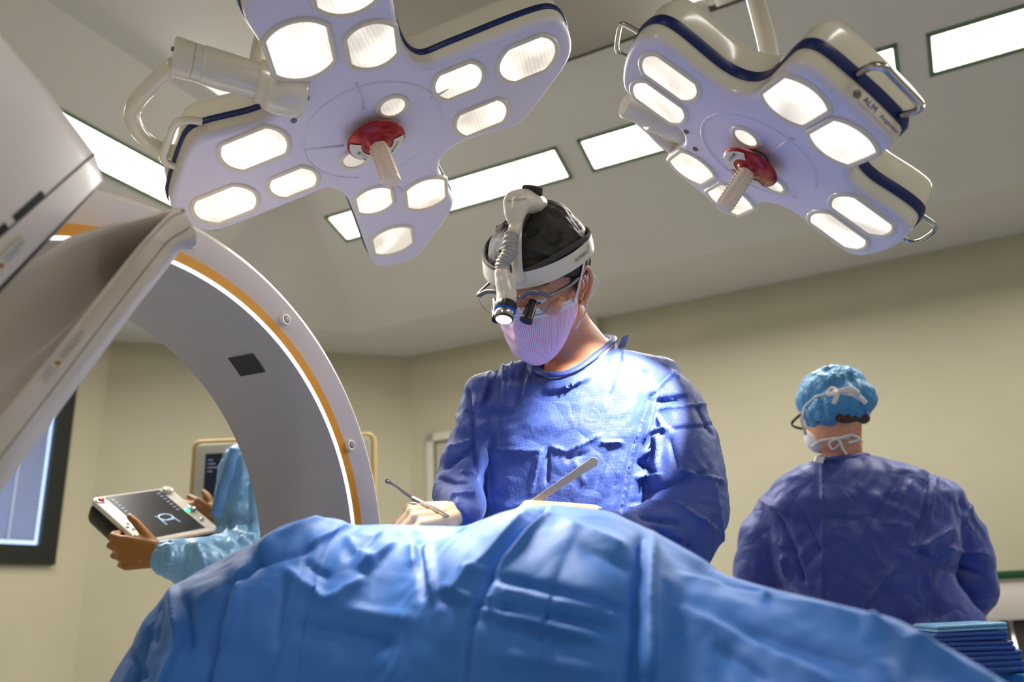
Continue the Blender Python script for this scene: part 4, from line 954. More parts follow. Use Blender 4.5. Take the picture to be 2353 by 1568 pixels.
mk('mount_bracket', *rbox(hp(.0, .114, .048), HL, HU, -HF, .018, .022, .012, .003, .001), M['white'], HLp)
mk('lamp_body', *fuse([capsule(Z_(1154, 628, 1.448), Z_(1158, 648, 1.445), .0145, .0150, 22), chain([Z_(1158, 648, 1.445), Z_(1165, 676, 1.44), Z_(1163, 696, 1.435)], [.0165, .0185, .0185], 24)], .0026, 3), M['white'], HLp)
for a, b in (((1138, 640), (1137, 655)),): pass
l0 = Z_(1164, 692, 1.436); l1 = Z_(1157, 738, 1.415); la = nrm(l1-l0)
def seg(name, h0, h1, r0, r1, m, k=0):
    rr = []
    for h, r_ in ((h0, r0*.97), (h0+.0008, r0), (h1-.0008, r1), (h1, r1*.97)):
        a = np.arange(64)*2*PI/64; u_ = nrm(np.cross(la, FW)); v_ = np.cross(la, u_); q = r_+(k*(np.arange(64) % 4 < 2))
        rr.append(l0+la*h+np.outer(np.cos(a)*q, u_)+np.outer(np.sin(a)*q, v_))
    mk(name, *loft(rr), m, HLp, sharp=40)
seg('focus_ring', .006, .0205, .0195, .0195, M['black'], .0005)
seg('blue_ring', .0205, .0228, .0198, .0196, mat('ring_blue', srgb(20, 90, 220), .4))
seg('lamp_barrel', .0228, .036, .0178, .0172, M['steel'])
seg('lamp_bezel', .036, .0395, .0172, .0168, M['black'])
mk('lamp_lens', *lathe(l0, la, [(.0145, .0394), (.0140, .0402), (.001, .0412)], 28), emis('headlamp_led', (.80, .84, 1, 1), 2.0), HLp)
tx = text('INTEGRA', band_pt(.42)+nrm(band_pt(.42)-hp(0, 0, .055))*.0042-HU*.004, band_pt(.12)-band_pt(.42), HU, .0105, M['ink'], HLp)
for k, (dx, dy) in enumerate(((0, .006), (.0022, .0015), (-.0005, -.003))):
    q = band_pt(.055)+nrm(band_pt(.055)-hp(0, 0, .055))*.0046
    mk('green_mark', *boxf(q-HF*dx+HU*dy, -HF*.0026, HL*.0003, HU*.0042), mat('green_ink', srgb(20, 140, 80), .5), HLp, smooth=False)
text('DR. MOUFID', Z_(1165, 466, 1.450), Z_(1212, 459, 1.458)-Z_(1165, 466, 1.450), UP, .0066, M['ink'], HLp)
# ================================================================== instruments in the surgeon's hands
ins = thing('surgical_instrument', W(950, 1140, 1.46), 'slim steel instrument with a small oval cup, held in the hand nearest the scanner', 'surgical instrument')
pa = spline([W(888, 1106, 1.465), W(905, 1114, 1.462), W(930, 1133, 1.455), W(950, 1146, 1.45)], 8)
mk('shaft', *tube(pa, np.interp(np.linspace(0, 1, len(pa)), [0, .12, .3, 1], [.0024, .0036, .0024, .0034]), 12), M['steel'], ins)
mk('handle', *tube([W(946, 1143, 1.451), W(950, 1146, 1.45), W(1003, 1173, 1.43), W(1030, 1187, 1.42)], [.0030, .0046, .0044, .003], 6), M['steel'], ins, sharp=30)
mk('cup', *lathe(W(890, 1107, 1.464), nrm(W(893, 1103, 1.45)-W(890, 1107, 1.464)), [(.0012, -.001), (.0040, .0005), (.0044, .0025), (.0036, .0022), (.0008, .0008)], 16), M['dark_steel'], ins)
rt = thing('retractor', W(1300, 1110, 1.44), 'flat rounded steel retractor blade held in the hand in front of the gown pockets', 'retractor')
a_, b_ = W(1245, 1142, 1.43), W(1345, 1075, 1.455); X = nrm(b_-a_); Zr = nrm(FW*.9+UP*.1-X*((FW*.9+UP*.1)@X)); Y = np.cross(Zr, X)
Lr = np.linalg.norm(b_-a_)+.03; P2 = [(-.03, -.0055), (Lr-.012, -.0085)]+[(Lr-.012+.0095*cos(t), .0095*sin(t)) for t in np.linspace(-PI/2, PI/2, 14)]+[(Lr-.012, .0085), (-.03, .0055)]
mk('blade', *slab(P2, [(.0006, 0), (0, .0005), (0, .0018), (.0006, .0022)], a_, X, Y, Zr), mat('satin_steel', srgb(176, 170, 160), .42, metal=.8), rt, smooth=False)
mk('stem', *tube([a_+X*-.02, a_-X*.05-UP*.01, a_-X*.07-UP*.05], .003, 10), M['steel'], rt)
# ================================================================== assistant behind the ring, holding the control pendant
AS = thing('person', (-.72, 2.45, 0), 'assistant in light blue gown and brown gloves behind the scanner ring, holding the control pendant', 'person')
ahc = W(640, 905, 2.50)
af = nrm(np.array([-.75, -.55, -.35])); au = nrm(np.array([-.2, -.1, 1])-af*(np.array([-.2, -.1, 1])@af)); al = np.cross(au, af); AX = np.array([al, af, au])
def ap(l, f, u): return ahc+al*l+af*f+au*u
aS1, aS2 = W(560, 1075, 2.42), W(735, 1060, 2.62)
aE1, aE2 = W(600, 1245, 2.36), W(640, 1250, 2.62)
aW1, aW2 = W(364, 1274, 2.03), W(500, 1204, 2.42)
nbA = W(650, 1010, 2.52)
tx_ = (.0, .0, 0)
h1 = dict(wr=aW1, fw=cdir((-.98, .02, -.05)), back=cdir((-.05, .10, .98)), thumb=cdir((0, 1, -.2)), curls=[(.45, .7, .5), (.55, .8, .5), (.65, .8, .6), (.7, .9, .6)], thcurl=(.05, .10, .1), thout=.62)
h2 = dict(wr=aW2, fw=cdir((-.86, .40, -.1)), back=cdir((.30, .35, .85)), thumb=cdir((-.4, .7, .5)), curls=[(.6, .8, .5), (.7, .8, .5), (.8, .8, .5), (.8, .8, .5)], thcurl=(.1, .1, .1), thout=.5)
bp = [sphere(ap(0, 0, .04), (.076, .096, .09), AX), sphere(ap(0, .035, -.03), (.06, .06, .085), AX), capsule(ap(0, .09, .0), ap(0, .108, -.02), .009, .012), tube([ap(0, -.02, -.04), (ap(0, -.02, -.04)+nbA)/2, nbA-ZV*.03], [.055, .055, .08], 20),
      loft([ell((650, 1060), 2.50, .14, .07), ell((655, 1250), 2.52, .15, .10), ell((655, 1600), 2.54, .14, .09, X=nbA[0]), ell((655, 2000), 2.56, .14, .09, X=nbA[0])]),
      chain([aS1, aE1, aW1], [.038, .032, .024]), chain([aS2, aE2, aW2], [.038, .032, .024])]
gx, gy = nbA[0], nbA[1]
for k in (-.09, .09): bp += [chain([np.array([gx+k, gy+.02, .85]), np.array([gx+k, gy, .48]), np.array([gx+k, gy+.03, .10])], [.08, .055, .04]), capsule((gx+k, gy+.04, .045), (gx+k-.09, gy-.14, .035), .04, .036, 14, .8)]
mk('body', *fuse(bp+hand(**h1)+hand(**h2), .008, 3), M['skin'], AS)
mk('surgical_cap', *fuse([sphere(ap(0, -.01, .06), (.092, .112, .09), AX)], .008, 2), M['cap_blue'], AS)
mk('face_mask', *fuse([sphere(ap(0, .045, -.05), (.058, .07, .055), AX)], .006, 2), M['tie'], AS)
gA = [(548, 1028, 492, 1190, 9, .004), (560, 1080, 545, 1230, 12, .014), (580, 1080, 570, 1230, 8, -.012), (400, 1250, 380, 1320, 8, .010), (430, 1240, 420, 1330, 7, -.010), (450, 1245, 470, 1300, 9, .012), (490, 1240, 520, 1270, 8, -.012), (520, 1220, 530, 1260, 7, .014), (545, 1215, 560, 1262, 7, -.012), (560, 1210, 585, 1250, 7, .012), (520, 1110, 560, 1100, 12, .008), (500, 1170, 560, 1200, 10, -.008)]
cloth('surgical_gown', [loft([ell((648, 1012), 2.50, .07, .06), ell((645, 1035), 2.50, .155, .085), ell((645, 1075), 2.50, .19, .115), ell((640, 1180), 2.50, .185, .14), ell((640, 1300), 2.52, .19, .15), ell((645, 1600), 2.54, .22, .16, X=nbA[0]), ell((650, 1950), 2.56, .25, .18, X=nbA[0])]),
    chain([aS1+ZV*-.005, W(572, 1160, 2.40), aE1, W(545, 1288, 2.20), W(455, 1297, 2.07), W(392, 1282, 2.035)], [.075, .070, .074, .074, .070, .050], 20), chain([aS2, aE2, W(575, 1225, 2.50), W(530, 1212, 2.44)], [.075, .068, .055, .040], 20)], .006, M['gown_light'], AS, 5, 11, .018, gA, 3, 0, dk=3)
ribbon(spline([W(541, 1030, 2.33), W(530, 1062, 2.31), W(526, 1085, 2.30), W(512, 1120, 2.29), W(503, 1155, 2.28), W(494, 1190, 2.28)], 5), .030, mat('tie_blue', srgb(96, 150, 210), .5), AS, 'gown_tie', -FW, .002)
for h in (h1, h2):
    g = fuse(hand(**h, sc=1.04)+[capsule(h['wr']-nrm(h['fw'])*.032, h['wr']-nrm(h['fw'])*.01, .030, .029, 18)], .004, 3); mk('glove', *g, M['glove_brown'], AS)
# pendant
PT = thing('control_pendant', W(330, 1190, 2.2), 'thick white and black control pendant with a dark touch screen in brown gloved hands', 'control pendant')
c00, c10, c01 = W(205, 1143, 2.20), W(380, 1120, 2.40), W(300, 1260, 2.04)
X = nrm(c10-c00); Y0 = c01-c00; Y = nrm(Y0-X*(Y0@X)); Zp = np.cross(X, Y); Zp = Zp if Zp@FW > 0 else -Zp
pw = np.linalg.norm(c10-c00)+.012; ph_ = .255
pc = c00+X*pw/2+Y*ph_/2
mk('casing', *rbox(pc+Zp*.010, X, Y, Zp, pw+.004, ph_, .058, .030, .016), M['black'], PT, sharp=50)
mk('front_bezel', *rbox(pc, X, Y, Zp, pw, ph_-.004, .014, .022, .004), M['white'], PT, sharp=50)
mk('touch_screen', *boxf(pc-X*(pw/2-.040)-Y*(ph_/2-.012)-Zp*.0012, X*(pw-.080), Y*(ph_-.028), Zp*.003), mat('pendant_screen', srgb(16, 16, 18), .25), PT, smooth=False)
gl = emis('screen_icon_glow', (.45, .62, .85, 1), .32)
ic = pc+X*.010+Y*.030-Zp*.002
mk('screen_ring', *tube([ic+X*.020*cos(a)+Y*.016*sin(a) for a in np.linspace(0, 2*PI, 30)], .0022, 6, False), gl, PT)
for dx, dy, ex_, ey_ in ((-.020, .002, -.020, .036), (.018, .008, .024, .034), (-.026, -.012, -.016, -.004), (-.016, .014, .014, .014)):
    mk('screen_stroke', *tube([ic+X*dx+Y*dy, ic+X*ex_+Y*ey_], .0022, 6), gl, PT)
dmt = emis('screen_dim_glow', (.4, .45, .7, 1), .05)
for k in range(7):
    mk('screen_mark', *boxf(pc-X*(pw/2-.047)-Y*(ph_/2-.03-k*.016)-Zp*.0018, X*.009, Y*.004, Zp*.0004), dmt, PT, smooth=False)
    mk('screen_mark', *boxf(pc+X*(pw/2-.060)-Y*(ph_/2-.03-k*.016)-Zp*.0018, X*.011, Y*.004, Zp*.0004), dmt, PT, smooth=False)
b1 = pc-X*(pw/2-.020)-Y*(ph_/2-.026)
st_ = mk('stop_button_ring', *lathe(b1+Zp*.001, -Zp, [(.015, 0), (.015, .003), (.012, .004), (.009, .003)], 24), M['steel'], PT)
mk('stop_button', *lathe(b1, -Zp, [(.009, 0), (.009, .005), (.005, .0065), (.0005, .007)], 20), M['red'], PT)
mk('dial', *lathe(pc+X*(pw/2-.020)-Y*(ph_/2-.024), -Zp, [(.016, 0), (.016, .008), (.012, .010), (.0005, .010)], 24), M['white_gloss'], PT)
mk('dial', *lathe(pc+X*(pw/2-.016)+Y*.010, -Zp, [(.013, 0), (.013, .007), (.010, .009), (.0005, .009)], 24), M['steel'], PT)
mk('green_indicator', *lathe(pc+X*(pw/2-.030)+Y*.012, -Zp, [(.0075, 0), (.0075, .003), (.0005, .0035)], 16), emis('green_led', (.05, 1, .35, 1), 3), PT)
for k in range(3): mk('key', *lathe(pc-X*(pw/2-.022+.008*(k % 2))+Y*(.028+.014*k), -Zp, [(.005, 0), (.005, .003), (.0005, .0034)], 14), M['steel'], PT)
mk('key', *lathe(pc+X*(pw/2-.022)+Y*(.07), -Zp, [(.007, 0), (.007, .004), (.0005, .005)], 14), M['steel'], PT)
# ================================================================== nurse, seen from behind
NS = thing('person', (1.02, 2.32, 0), 'nurse seen from behind in a blue gown and blue cap with white mask ties', 'person')
NC = W(1914, 948, 2.30)
nf = nrm(np.array([-.45, .85, -.28])); nu_ = nrm(np.array([-.10, .12, 1])-nf*(np.array([-.10, .12, 1])@nf)); nl = np.cross(nu_, nf); NX = np.array([nl, nf, nu_])
def npt(l, f, u): return NC+nl*l+nf*f+nu_*u
nnb = W(1935, 1060, 2.30)
nS1, nS2 = W(1800, 1170, 2.30), W(2145, 1160, 2.30)
nE1, nE2 = W(1750, 1340, 2.28), W(2215, 1370, 2.24)
nW1, nW2 = W(1850, 1420, 2.50), W(2100, 1430, 2.50)
bp = [sphere(npt(0, 0, .025), (.074, .092, .082), NX, 24, 16), sphere(npt(0, .035, -.03), (.06, .06, .085), NX), capsule(npt(0, .09, .0), npt(0, .108, -.02), .009, .012), tube([npt(0, -.03, -.02), (npt(0, -.03, -.04)+nnb)/2, nnb, nnb-ZV*.04], [.048, .047, .057, .09], 24),
      loft([ell((1955, 1120), 2.30, .14, .07), ell((1975, 1300), 2.32, .15, .10), ell((1980, 1600), 2.34, .14, .09, X=1.02), ell((1980, 2000), 2.36, .14, .09, X=1.02)]),
      chain([nS1, nE1, nW1], [.045, .038, .027]), chain([nS2, nE2, nW2], [.045, .038, .027])]
for k in (-.09, .09): bp += [chain([np.array([1.02+k, 2.36, .85]), np.array([1.02+k, 2.34, .48]), np.array([1.02+k, 2.38, .10])], [.08, .055, .04]), capsule((1.02+k, 2.36, .045), (1.02+k, 2.56, .035), .04, .036, 14, .8)]
nh1 = dict(wr=nW1, fw=np.array([.3, .9, -.1]), back=np.array([0, 0, 1.]), thumb=np.array([1., 0, 0]), curls=[.4]*4); nh2 = dict(wr=nW2, fw=np.array([-.3, .9, -.1]), back=np.array([0, 0, 1.]), thumb=np.array([-1., 0, 0]), curls=[.4]*4)
nbody = fuse(bp+hand(**nh1)+hand(**nh2), .008, 3)
mk('body', *join(nbody, tube(spline([npt(-.076, .0, -.02), npt(-.084, -.018, .0), npt(-.082, -.012, .028), npt(-.076, .008, .03)], 5), .005, 8)), M['skin'], NS)
for h in (nh1, nh2): mk('glove', *fuse(hand(**h, sc=1.04), .005, 2), M['glove'], NS)
mk('hair', *fuse([sphere(npt(0, -.018, .0), (.077, .080, .058), NX), capsule(npt(-.045, -.052, -.045), npt(.045, -.052, -.045), .018, .018), capsule(npt(.078, .0, .0), npt(.074, .005, -.035), .008, .005)], .005, 3), M['hair'], NS)
cV, cF = fuse([sphere(npt(0, -.026, .004), (.096, .110, .062), NX, 30, 20), sphere(npt(0, -.02, .050), (.094, .108, .062), NX, 30, 20), sphere(npt(.0, -.02, .072), (.080, .092, .052), NX, 30, 20), sphere(npt(-.045, .0, .085), (.036, .04, .034), NX)], .005, 4)
cN = vnorm(cV, cF); cV = cV+cN*(crumple(cV, 3, 18, .012)+crumple(cV, 8, 45, .004)+strokes(cV, cN, [(1845, 965, 1900, 985, 6, -.006), (1880, 860, 1900, 900, 8, .006), (1885, 905, 1895, 965, 6, -.005), (1975, 900, 1985, 965, 6, -.006), (1870, 985, 1975, 990, 6, .006), (1940, 910, 1940, 970, 6, .004)]))[:, None]
mk('surgical_cap', cV, cF, M['cap_blue'], NS)
mk('face_mask', *fuse([sphere(npt(0, .055, -.045), (.056, .066, .050), NX)], .005, 2), M['tie'], NS)
mk('protective_glasses', *tube(spline([npt(.082, .0, .012), npt(.084, .05, .012), npt(.075, .09, .008), npt(.03, .108, .006), npt(-.03, .108, .006), npt(-.075, .09, .008), npt(-.084, .05, .012), npt(-.082, .0, .012)], 6), [.0025]*43, 8, flat=2.0, up=nu_), M['black'], NS)
from mathutils.bvhtree import BVHTree
_b1 = BVHTree.FromPolygons([tuple(v) for v in cV], cF); _b2 = BVHTree.FromPolygons([tuple(v) for v in nbody[0]], nbody[1])
def onhead(x, y, z, lift=.004):                              # where the line of sight meets the cap or the neck
    r = nrm(ray(x, y)); best = None
    for b in (_b1, _b2):
        h = b.ray_cast(Vector(CO), Vector(r))
        if h[0] is not None and (best is None or h[3] < best): best = h[3]
    d0 = z*np.linalg.norm(ray(x, y))
    return CO+r*((best if best is not None and abs(best-d0) < .16 else d0+.07)-lift)
ribbon([onhead(x, y, z) for x, y, z in ((1852, 1000, 2.21), (1841, 965, 2.19), (1850, 935, 2.18), (1875, 912, 2.17), (1915, 902, 2.165), (1955, 906, 2.17), (1985, 925, 2.19), (1996, 950, 2.23), (1990, 975, 2.30))], .008, M['tie'], NS, 'mask_tie', -FW, .001)
for pts in (((1925, 901, 2.163), (1912, 893, 2.155), (1903, 905, 2.158), (1918, 905, 2.16)), ((1925, 901, 2.16), (1950, 898, 2.15), (1975, 912, 2.155), (1990, 928, 2.165)), ((1925, 903, 2.16), (1922, 915, 2.156), (1916, 929, 2.158)), ((1928, 899, 2.16), (1955, 893, 2.155), (1972, 905, 2.155), (1945, 905, 2.16))):
    ribbon(spline([onhead(*p, .007) for p in pts], 5), .013, M['tie'], NS, 'tie_bow', -FW, .001)
ribbon([onhead(x, y, z) for x, y, z in ((1866, 1026, 2.24), (1885, 1014, 2.225), (1915, 1008, 2.215), (1950, 1006, 2.215), (1985, 1014, 2.235))], .008, M['tie'], NS, 'mask_tie', -FW, .001)
for pts in (((1925, 1008, 2.213), (1906, 1018, 2.205), (1914, 1034, 2.205), (1930, 1020, 2.205), (1926, 1010, 2.205)), ((1930, 1008, 2.21), (1955, 1000, 2.20), (1975, 1010, 2.205), (1950, 1018, 2.205)), ((1930, 1012, 2.208), (1936, 1030, 2.205), (1948, 1048, 2.215))):
    ribbon(spline([onhead(*p, .007) for p in pts], 5), .007, M['tie'], NS, 'tie_bow', -FW, .001)
nG = [(1890, 1055, 1892, 1250, 5, .010, 2), (1892, 1250, 1890, 1380, 6, .006), (2137, 1098, 2120, 1210, 7, -.016), (2150, 1100, 2135, 1200, 7, .010), (2120, 1210, 2100, 1250, 8, -.012), (2070, 1105, 2010, 1200, 10, -.010), (2090, 1110, 2050, 1180, 9, .008), (1895, 1190, 1990, 1195, 5, -.006), (1990, 1195, 2100, 1210, 4, .005), (2115, 1260, 2190, 1210, 8, .012), (2110, 1265, 2180, 1300, 10, -.016), (2180, 1260, 2265, 1275, 8, .012), (2150, 1290, 2250, 1320, 8, -.012),
      (1790, 1180, 1830, 1270, 9, -.012), (1750, 1150, 1810, 1180, 9, .010), (1800, 1280, 1810, 1330, 8, .014), (1825, 1265, 1850, 1340, 7, -.014), (1760, 1230, 1800, 1260, 8, .008), (1990, 1200, 1930, 1350, 8, .006), (2060, 1300, 1980, 1400, 10, .010), (2000, 1240, 2030, 1300, 7, .006), (2130, 1330, 2160, 1420, 10, -.014), (2160, 1290, 2130, 1430, 12, -.012), (1900, 1310, 1895, 1400, 6, -.006), (2210, 1210, 2230, 1160, 7, .010), (1850, 1190, 1890, 1270, 8, -.008)]
cloth('surgical_gown', [loft([ell((1938, 1052), 2.30, .072, .055), ell((1945, 1066), 2.30, .125, .075), ell((1955, 1095), 2.30, .215, .10), ell((1972, 1150), 2.30, .265, .125), ell((1980, 1240), 2.31, .26, .14), ell((1985, 1340), 2.32, .235, .15), ell((1990, 1500), 2.34, .22, .16, X=1.04), ell((1990, 1950), 2.36, .25, .18, X=1.02)]),
    chain([nS1+np.array([.03, 0, -.01]), W(1768, 1240, 2.29), nE1, W(1790, 1400, 2.36), W(1835, 1415, 2.45)], [.095, .085, .078, .066, .045], 20), chain([nS2+np.array([-.02, 0, -.01]), W(2200, 1260, 2.29), W(2222, 1350, 2.26), W(2195, 1400, 2.30), W(2120, 1425, 2.45)], [.105, .092, .082, .072, .045], 20)], .0065, M['gown_blue_shaded'], NS, 44, 8.0, .016, [(*q[:4], q[4]*1.2, q[5]*1.2, *q[6:]) for q in nG], 3, 0, dk=3)
for rt_, x_, y_ in ((NS, 1.02, 2.36), (AS, gx, gy+.02)):
    mk('scrub_trousers', *fuse([chain([np.array([x_+k, y_, .80]), np.array([x_+k, y_-.01, .48]), np.array([x_+k, y_+.01, .13])], [.090, .072, .060]) for k in (-.09, .09)], .009, 3), M['gown_blue_shaded'] if rt_ is NS else M['gown_light'], rt_)
cp2 = [W(x, y, z) for x, y, z in ((1882, 1056, 2.24), (1930, 1053, 2.23), (1985, 1046, 2.25), (1992, 1050, 2.31), (1940, 1046, 2.37), (1885, 1052, 2.32))]
q = spline(cp2, 6, True); mk('collar', *tube(np.vstack([q, q[:1]]), .007, 10, False), M['gown_blue_shaded'], NS)
mk('neck_fastener', *boxf(W(1872, 1062, 2.21), RT*.022-UP*.004, FW*.01, UP*.016+RT*.006), M['tie'], NS, smooth=False)
# ================================================================== the draped patient
M['drape'] = mat('drape_blue', srgb(36, 112, 202), .55, sheen=.1, weave=.0003, wscale=700, crum=.006, cscale=7)
rd = [(120, 1790, 1.20), (180, 1690, 1.22), (250, 1570, 1.25), (300, 1492, 1.26), (345, 1425, 1.27), (385, 1365, 1.28), (402, 1350, 1.285), (470, 1308, 1.29), (560, 1265, 1.30), (640, 1230, 1.30), (700, 1205, 1.29), (745, 1191, 1.285), (780, 1194, 1.28), (815, 1206, 1.275), (900, 1206, 1.26), (1000, 1209, 1.24), (1075, 1208, 1.21), (1120, 1193, 1.19), (1180, 1174, 1.17), (1235, 1163, 1.15), (1275, 1160, 1.14), (1330, 1167, 1.12), (1390, 1174, 1.10), (1432, 1190, 1.08), (1500, 1222, 1.06), (1600, 1278, 1.02), (1645, 1312, 1.00), (1760, 1350, .96), (1900, 1384, .91), (2050, 1424, .86), (2150, 1480, .83), (2260, 1545, .79), (2360, 1602, .765), (2480, 1680, .73)]
R3 = spline([W(*p) for p in rd], 14)
pathd = np.gradient(R3, axis=0); pathd[:, 2] = 0; pathd /= np.linalg.norm(pathd, axis=1)[:, None]
for _ in range(60): pathd[1:-1] = (pathd[:-2]+pathd[1:-1]+pathd[2:])/3
pathd /= np.linalg.norm(pathd, axis=1)[:, None]
frd = np.cross(pathd, ZV)                                    # horizontal, towards the camera side
frd = np.array([f if f[1] < 0 else -f for f in frd])
prof = [(-.34, -.55), (-.33, -.34), (-.30, -.20), (-.24, -.105), (-.16, -.06), (-.09, -.030), (-.045, -.010), (-.018, -.002), (0, 0), (.020, -.004), (.046, -.014), (.080, -.033), (.115, -.062), (.145, -.098), (.168, -.140), (.186, -.190), (.198, -.25), (.206, -.33), (.21, -.43)]
pf = spline(np.array(prof), 9)
rows = []
zr = R3[:, 2]
for a, b in pf:
    kb = np.clip((projn(R3)[:, 0]-500)/600, .45, .80) if a < 0 else 1.0
    kf = np.clip((projn(R3)[:, 0]-150)/350, .35, 1)
    r_ = R3+frd*(a*kb)[:, None]+ZV*b if a < 0 else R3+frd*(a*kf)[:, None]+ZV*b
    # the hanging side evens out: its depth follows a smoothed ridge
    rows.append(r_)
Vd = np.concatenate(rows); n_ = len(R3); Fd = []
for i in range(len(pf)-1):
    for j in range(n_-1): Fd.append((i*n_+j, i*n_+j+1, (i+1)*n_+j+1, (i+1)*n_+j))
Vd[:, 2] = np.maximum(Vd[:, 2], np.where(Vd[:, 0] < -.15, .72, .5))
Nd = vnorm(Vd, Fd); flip = (Nd@np.array([0, -.4, 1.])).mean() < 0
if flip: Nd = -Nd; Fd = [f[::-1] for f in Fd]
Sd = [(741, 1196, 640, 1245, 14, .010), (640, 1245, 542, 1332, 16, .016), (808, 1210, 714, 1255, 12, .008), (714, 1262, 587, 1300, 12, -.012), (600, 1285, 526, 1365, 11, -.024), (526, 1365, 487, 1498, 11, -.026), (487, 1498, 470, 1600, 12, -.02), (560, 1330, 520, 1480, 14, .012),
  (659, 1310, 752, 1382, 12, .010), (752, 1382, 835, 1332, 14, .010), (700, 1290, 760, 1330, 9, -.008), (968, 1266, 979, 1376, 8, -.016), (985, 1260, 1000, 1370, 10, .010), (950, 1255, 955, 1300, 9, .008),
  (1250, 1172, 1134, 1304, 7, -.014), (1134, 1304, 1084, 1442, 9, -.018), (1084, 1442, 1067, 1600, 9, -.012), (1215, 1180, 1110, 1290, 14, .010), (1110, 1290, 1050, 1360, 16, .010), (1262, 1178, 1150, 1300, 8, .008),
  (1139, 1326, 1449, 1398, 9, -.012), (1150, 1350, 1430, 1410, 9, .010), (1106, 1387, 1415, 1443, 8, -.014), (1106, 1401, 1380, 1460, 8, .012), (1106, 1415, 1360, 1487, 8, -.014), (1090, 1380, 1130, 1372, 6, .008), (1020, 1350, 1090, 1375, 8, .008), (1010, 1370, 1085, 1400, 8, -.008), (1060, 1310, 1120, 1312, 8, .008),
  (1476, 1238, 1466, 1400, 10, -.020), (1466, 1400, 1452, 1600, 12, -.018), (1500, 1245, 1495, 1560, 18, .016), (404, 1362, 412, 1487, 9, .016), (412, 1487, 360, 1600, 12, .012), (430, 1380, 440, 1490, 12, -.014), (380, 1400, 350, 1480, 10, -.010), (300, 1500, 330, 1560, 14, -.012), (660, 1330, 640, 1480, 12, -.008), (690, 1320, 620, 1568, 14, .006), (800, 1240, 860, 1300, 12, .008), (870, 1230, 800, 1290, 10, -.008), (905, 1255, 830, 1310, 12, .010),
  (820, 1235, 960, 1225, 10, .006), (1060, 1215, 960, 1250, 12, -.008), (1300, 1200, 1440, 1260, 20, .008), (1340, 1260, 1450, 1300, 14, -.006), (800, 1400, 950, 1420, 20, .006), (700, 1440, 900, 1480, 25, -.008), (1150, 1500, 1400, 1540, 18, .008),
  (1640, 1338, 1993, 1412, 13, -.016), (1993, 1412, 2090, 1470, 13, -.016), (1600, 1330, 1993, 1437, 15, .016), (1993, 1437, 2140, 1500, 16, .018), (2140, 1500, 2290, 1580, 16, .018), (1780, 1365, 1750, 1385, 9, .008), (2080, 1440, 2075, 1475, 12, -.008), (1700, 1440, 2000, 1540, 25, -.008), (1560, 1400, 1900, 1560, 30, .010), (1650, 1480, 1760, 1568, 20, -.008)]
front = np.clip((np.arange(len(pf))/9-6.5)/2, .12, 1); fr_ = np.repeat(front, n_)
D = strokes(Vd, Nd, Sd, dk=3)*1.15+(crumple(Vd, 12, 3.4, .016)+crumple(Vd, 15, 9.0, .010)+crumple(Vd, 17, 22.0, .003))*fr_
sil = np.repeat(np.clip(np.abs(np.arange(len(pf))/9-8)/1.6, .15, 1), n_)
Vd = Vd+Nd*(D*sil)[:, None]
Vd = lapl(Vd, Fd, 1)
dr_ = mk('surgical_drape', Vd, Fd, M['drape'], None, loc=np.array([.0, 1.05, .6]))
tag(dr_, 'large blue sterile drape over the patient, heaped and creased across the foreground', 'drape')
md = dr_.modifiers.new('s', 'SOLIDIFY'); md.thickness = .0015; md.offset = -1
# operating table under it
OT = thing('operating_table', (.25, 1.15, 0), 'operating table hidden under the big blue drape', 'operating table')
tdir = nrm(np.array([.91, -.41, 0])); tn = np.array([.41, .91, 0])
tc_ = np.array([.03, 1.20, .50])
mk('table_top', *rbox(tc_, tdir, tn, ZV, .62, .20, .05, .05, .01), M['black'], OT)
mk('column', *boxf(tc_-tdir*.15-tn*.12-ZV*.44, tdir*.3, tn*.24, ZV*.44), M['steel'], OT, smooth=False)
mk('base', *rbox(tc_-ZV*.5+ZV*.002, tdir, tn, ZV, .8, .4, .08, .06, .01), M['white'], OT)
# ================================================================== right hand side: instrument table, folded drapes, trolley
M['tbl'] = mat('table_cover_blue', srgb(40, 120, 196), .5, crum=.004, cscale=9)
tz = W(2300, 1532, 1.95)[2]
tb0 = W(2215, 1568, 1.86); TX = np.array([1.0, -.06, 0]); TY = np.array([.06, 1.0, 0])
TB = thing('instrument_table', (1.75, 2.0, 0), 'table under a bright blue cover at the lower right, carrying folded drapes', 'table')
ox = np.array([1.06, 1.66, tz])
tcv = rbox(ox+TX*.55+TY*.26+ZV*.0, TX, TY, -ZV, 1.1, .52, .42, .03, .008)
mk('table_cover', *tcv, M['tbl'], TB, sharp=50)
for i in (0, 1):
    for j in (0, 1): mk('leg', *tube([ox+TX*(.08+.94*i)+TY*(.07+.38*j)-ZV*.38, (ox+TX*(.08+.94*i)+TY*(.07+.38*j))*[1, 1, 0]+ZV*.0], .015, 12), M['steel'], TB)
fd = mat('folded_drape_navy', srgb(34, 74, 150), .5, sheen=.1, crum=.004, cscale=20)
fl_ = mat('folded_drape_light', srgb(120, 170, 205), .5, crum=.004, cscale=20)
base_ = W(2262, 1522, 1.80); base_[2] = tz
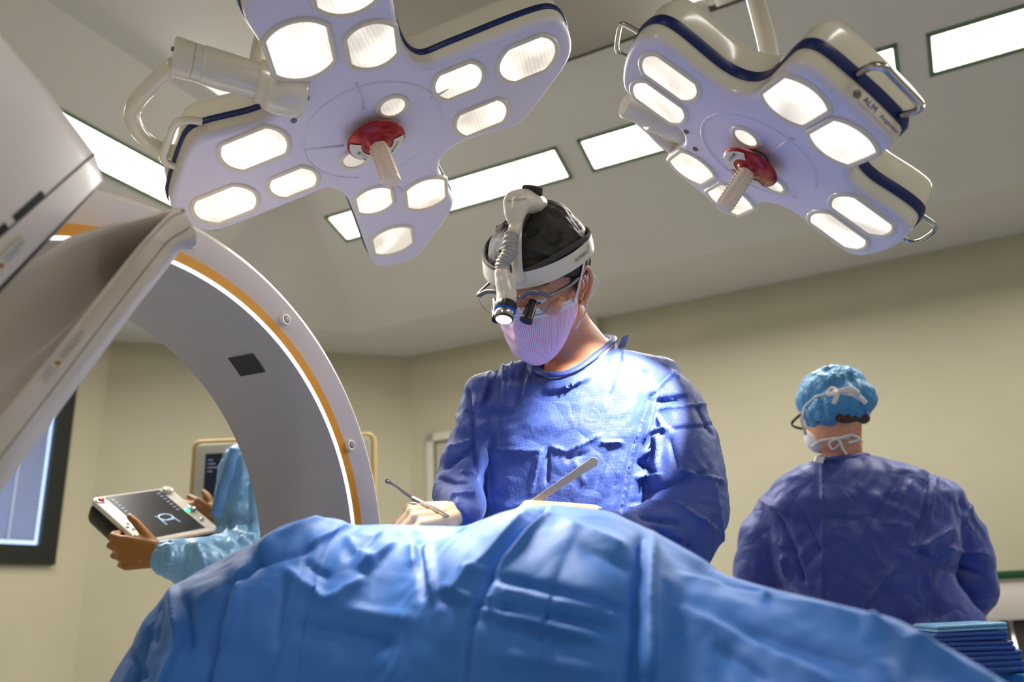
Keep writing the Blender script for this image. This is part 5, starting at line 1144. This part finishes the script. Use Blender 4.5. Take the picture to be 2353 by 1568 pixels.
lb = ['folded light blue drape on top of the stack beside the nurse', 'folded navy drape second from the top of the stack', 'folded navy drape in the middle of the stack', 'folded navy drape second from the bottom of the stack', 'thick folded navy drape at the bottom of the stack']
hts = [.016, .020, .020, .022, .026]; z_ = tz
for k in range(4, -1, -1):
    h = hts[k]; w = .165+.006*k; dpt = .15; sh_ = [-.006, -.010, -.006, .004, .004][k]
    c_ = np.array([base_[0]+sh_, base_[1]+.075, z_+.0006]); rg = np.random.RandomState(k)
    P = MB(); nl_ = 2
    for q_ in range(nl_):
        t0 = h*q_/nl_; o2 = rrect(w-rg.rand()*.008, dpt-rg.rand()*.008, .012, 5)
        o2 = o2+np.array([rg.rand()*.004, 0]); ring = [(.004, t0), (.0, t0+h/nl_*.3), (0, t0+h/nl_*.65), (.004, t0+h/nl_*.98)]
        P.add(*slab(o2, ring, c_, TX, TY, ZV, q_ == 0, q_ == nl_-1))
    V = np.array(P.V); V[:, 2] += .0012*np.sin(V[:, 0]*60+k); 
    o = mk('folded_drape', V, P.F, fl_ if k == 0 else fd, None, loc=c_); tag(o, lb[k], 'folded drape', 'folded drapes on the instrument table'); z_ += h+.0006
TR = thing('trolley', W(2400, 1380, 3.2)*[1, 1, 0], 'pale trolley with a dark green top rail against the wall at the right edge', 'trolley')
t0, t1 = W(2270, 1428, 3.25), W(2272, 1336, 3.25); xx = -AW; yy = BW
hh = t1[2]-t0[2]
mk('side_panel', *rbox(t0+xx*.45+ZV*hh/2, xx, ZV, yy, .9, hh, .35, .03, .006), mat('trolley_cream', srgb(196, 188, 178), .5), TR, sharp=50)
mk('top_rail', *rbox(t0+xx*.45+ZV*(hh+.02)-yy*.01, xx, ZV, yy, .92, .034, .37, .012, .004), mat('dark_green', srgb(14, 62, 16), .5), TR, sharp=50)
mk('lower_box', *boxf(t0+xx*.06-ZV*.30+yy*.03, xx*.8, yy*.28, ZV*.29), mat('dark_brown', srgb(60, 50, 34), .6), TR, smooth=False)
for i in (.08, .82):
    for j in (.04, .30): mk('leg', *tube([t0+xx*i+yy*j, (t0+xx*i+yy*j)*[1, 1, 0]], .014, 10), M['steel'], TR)
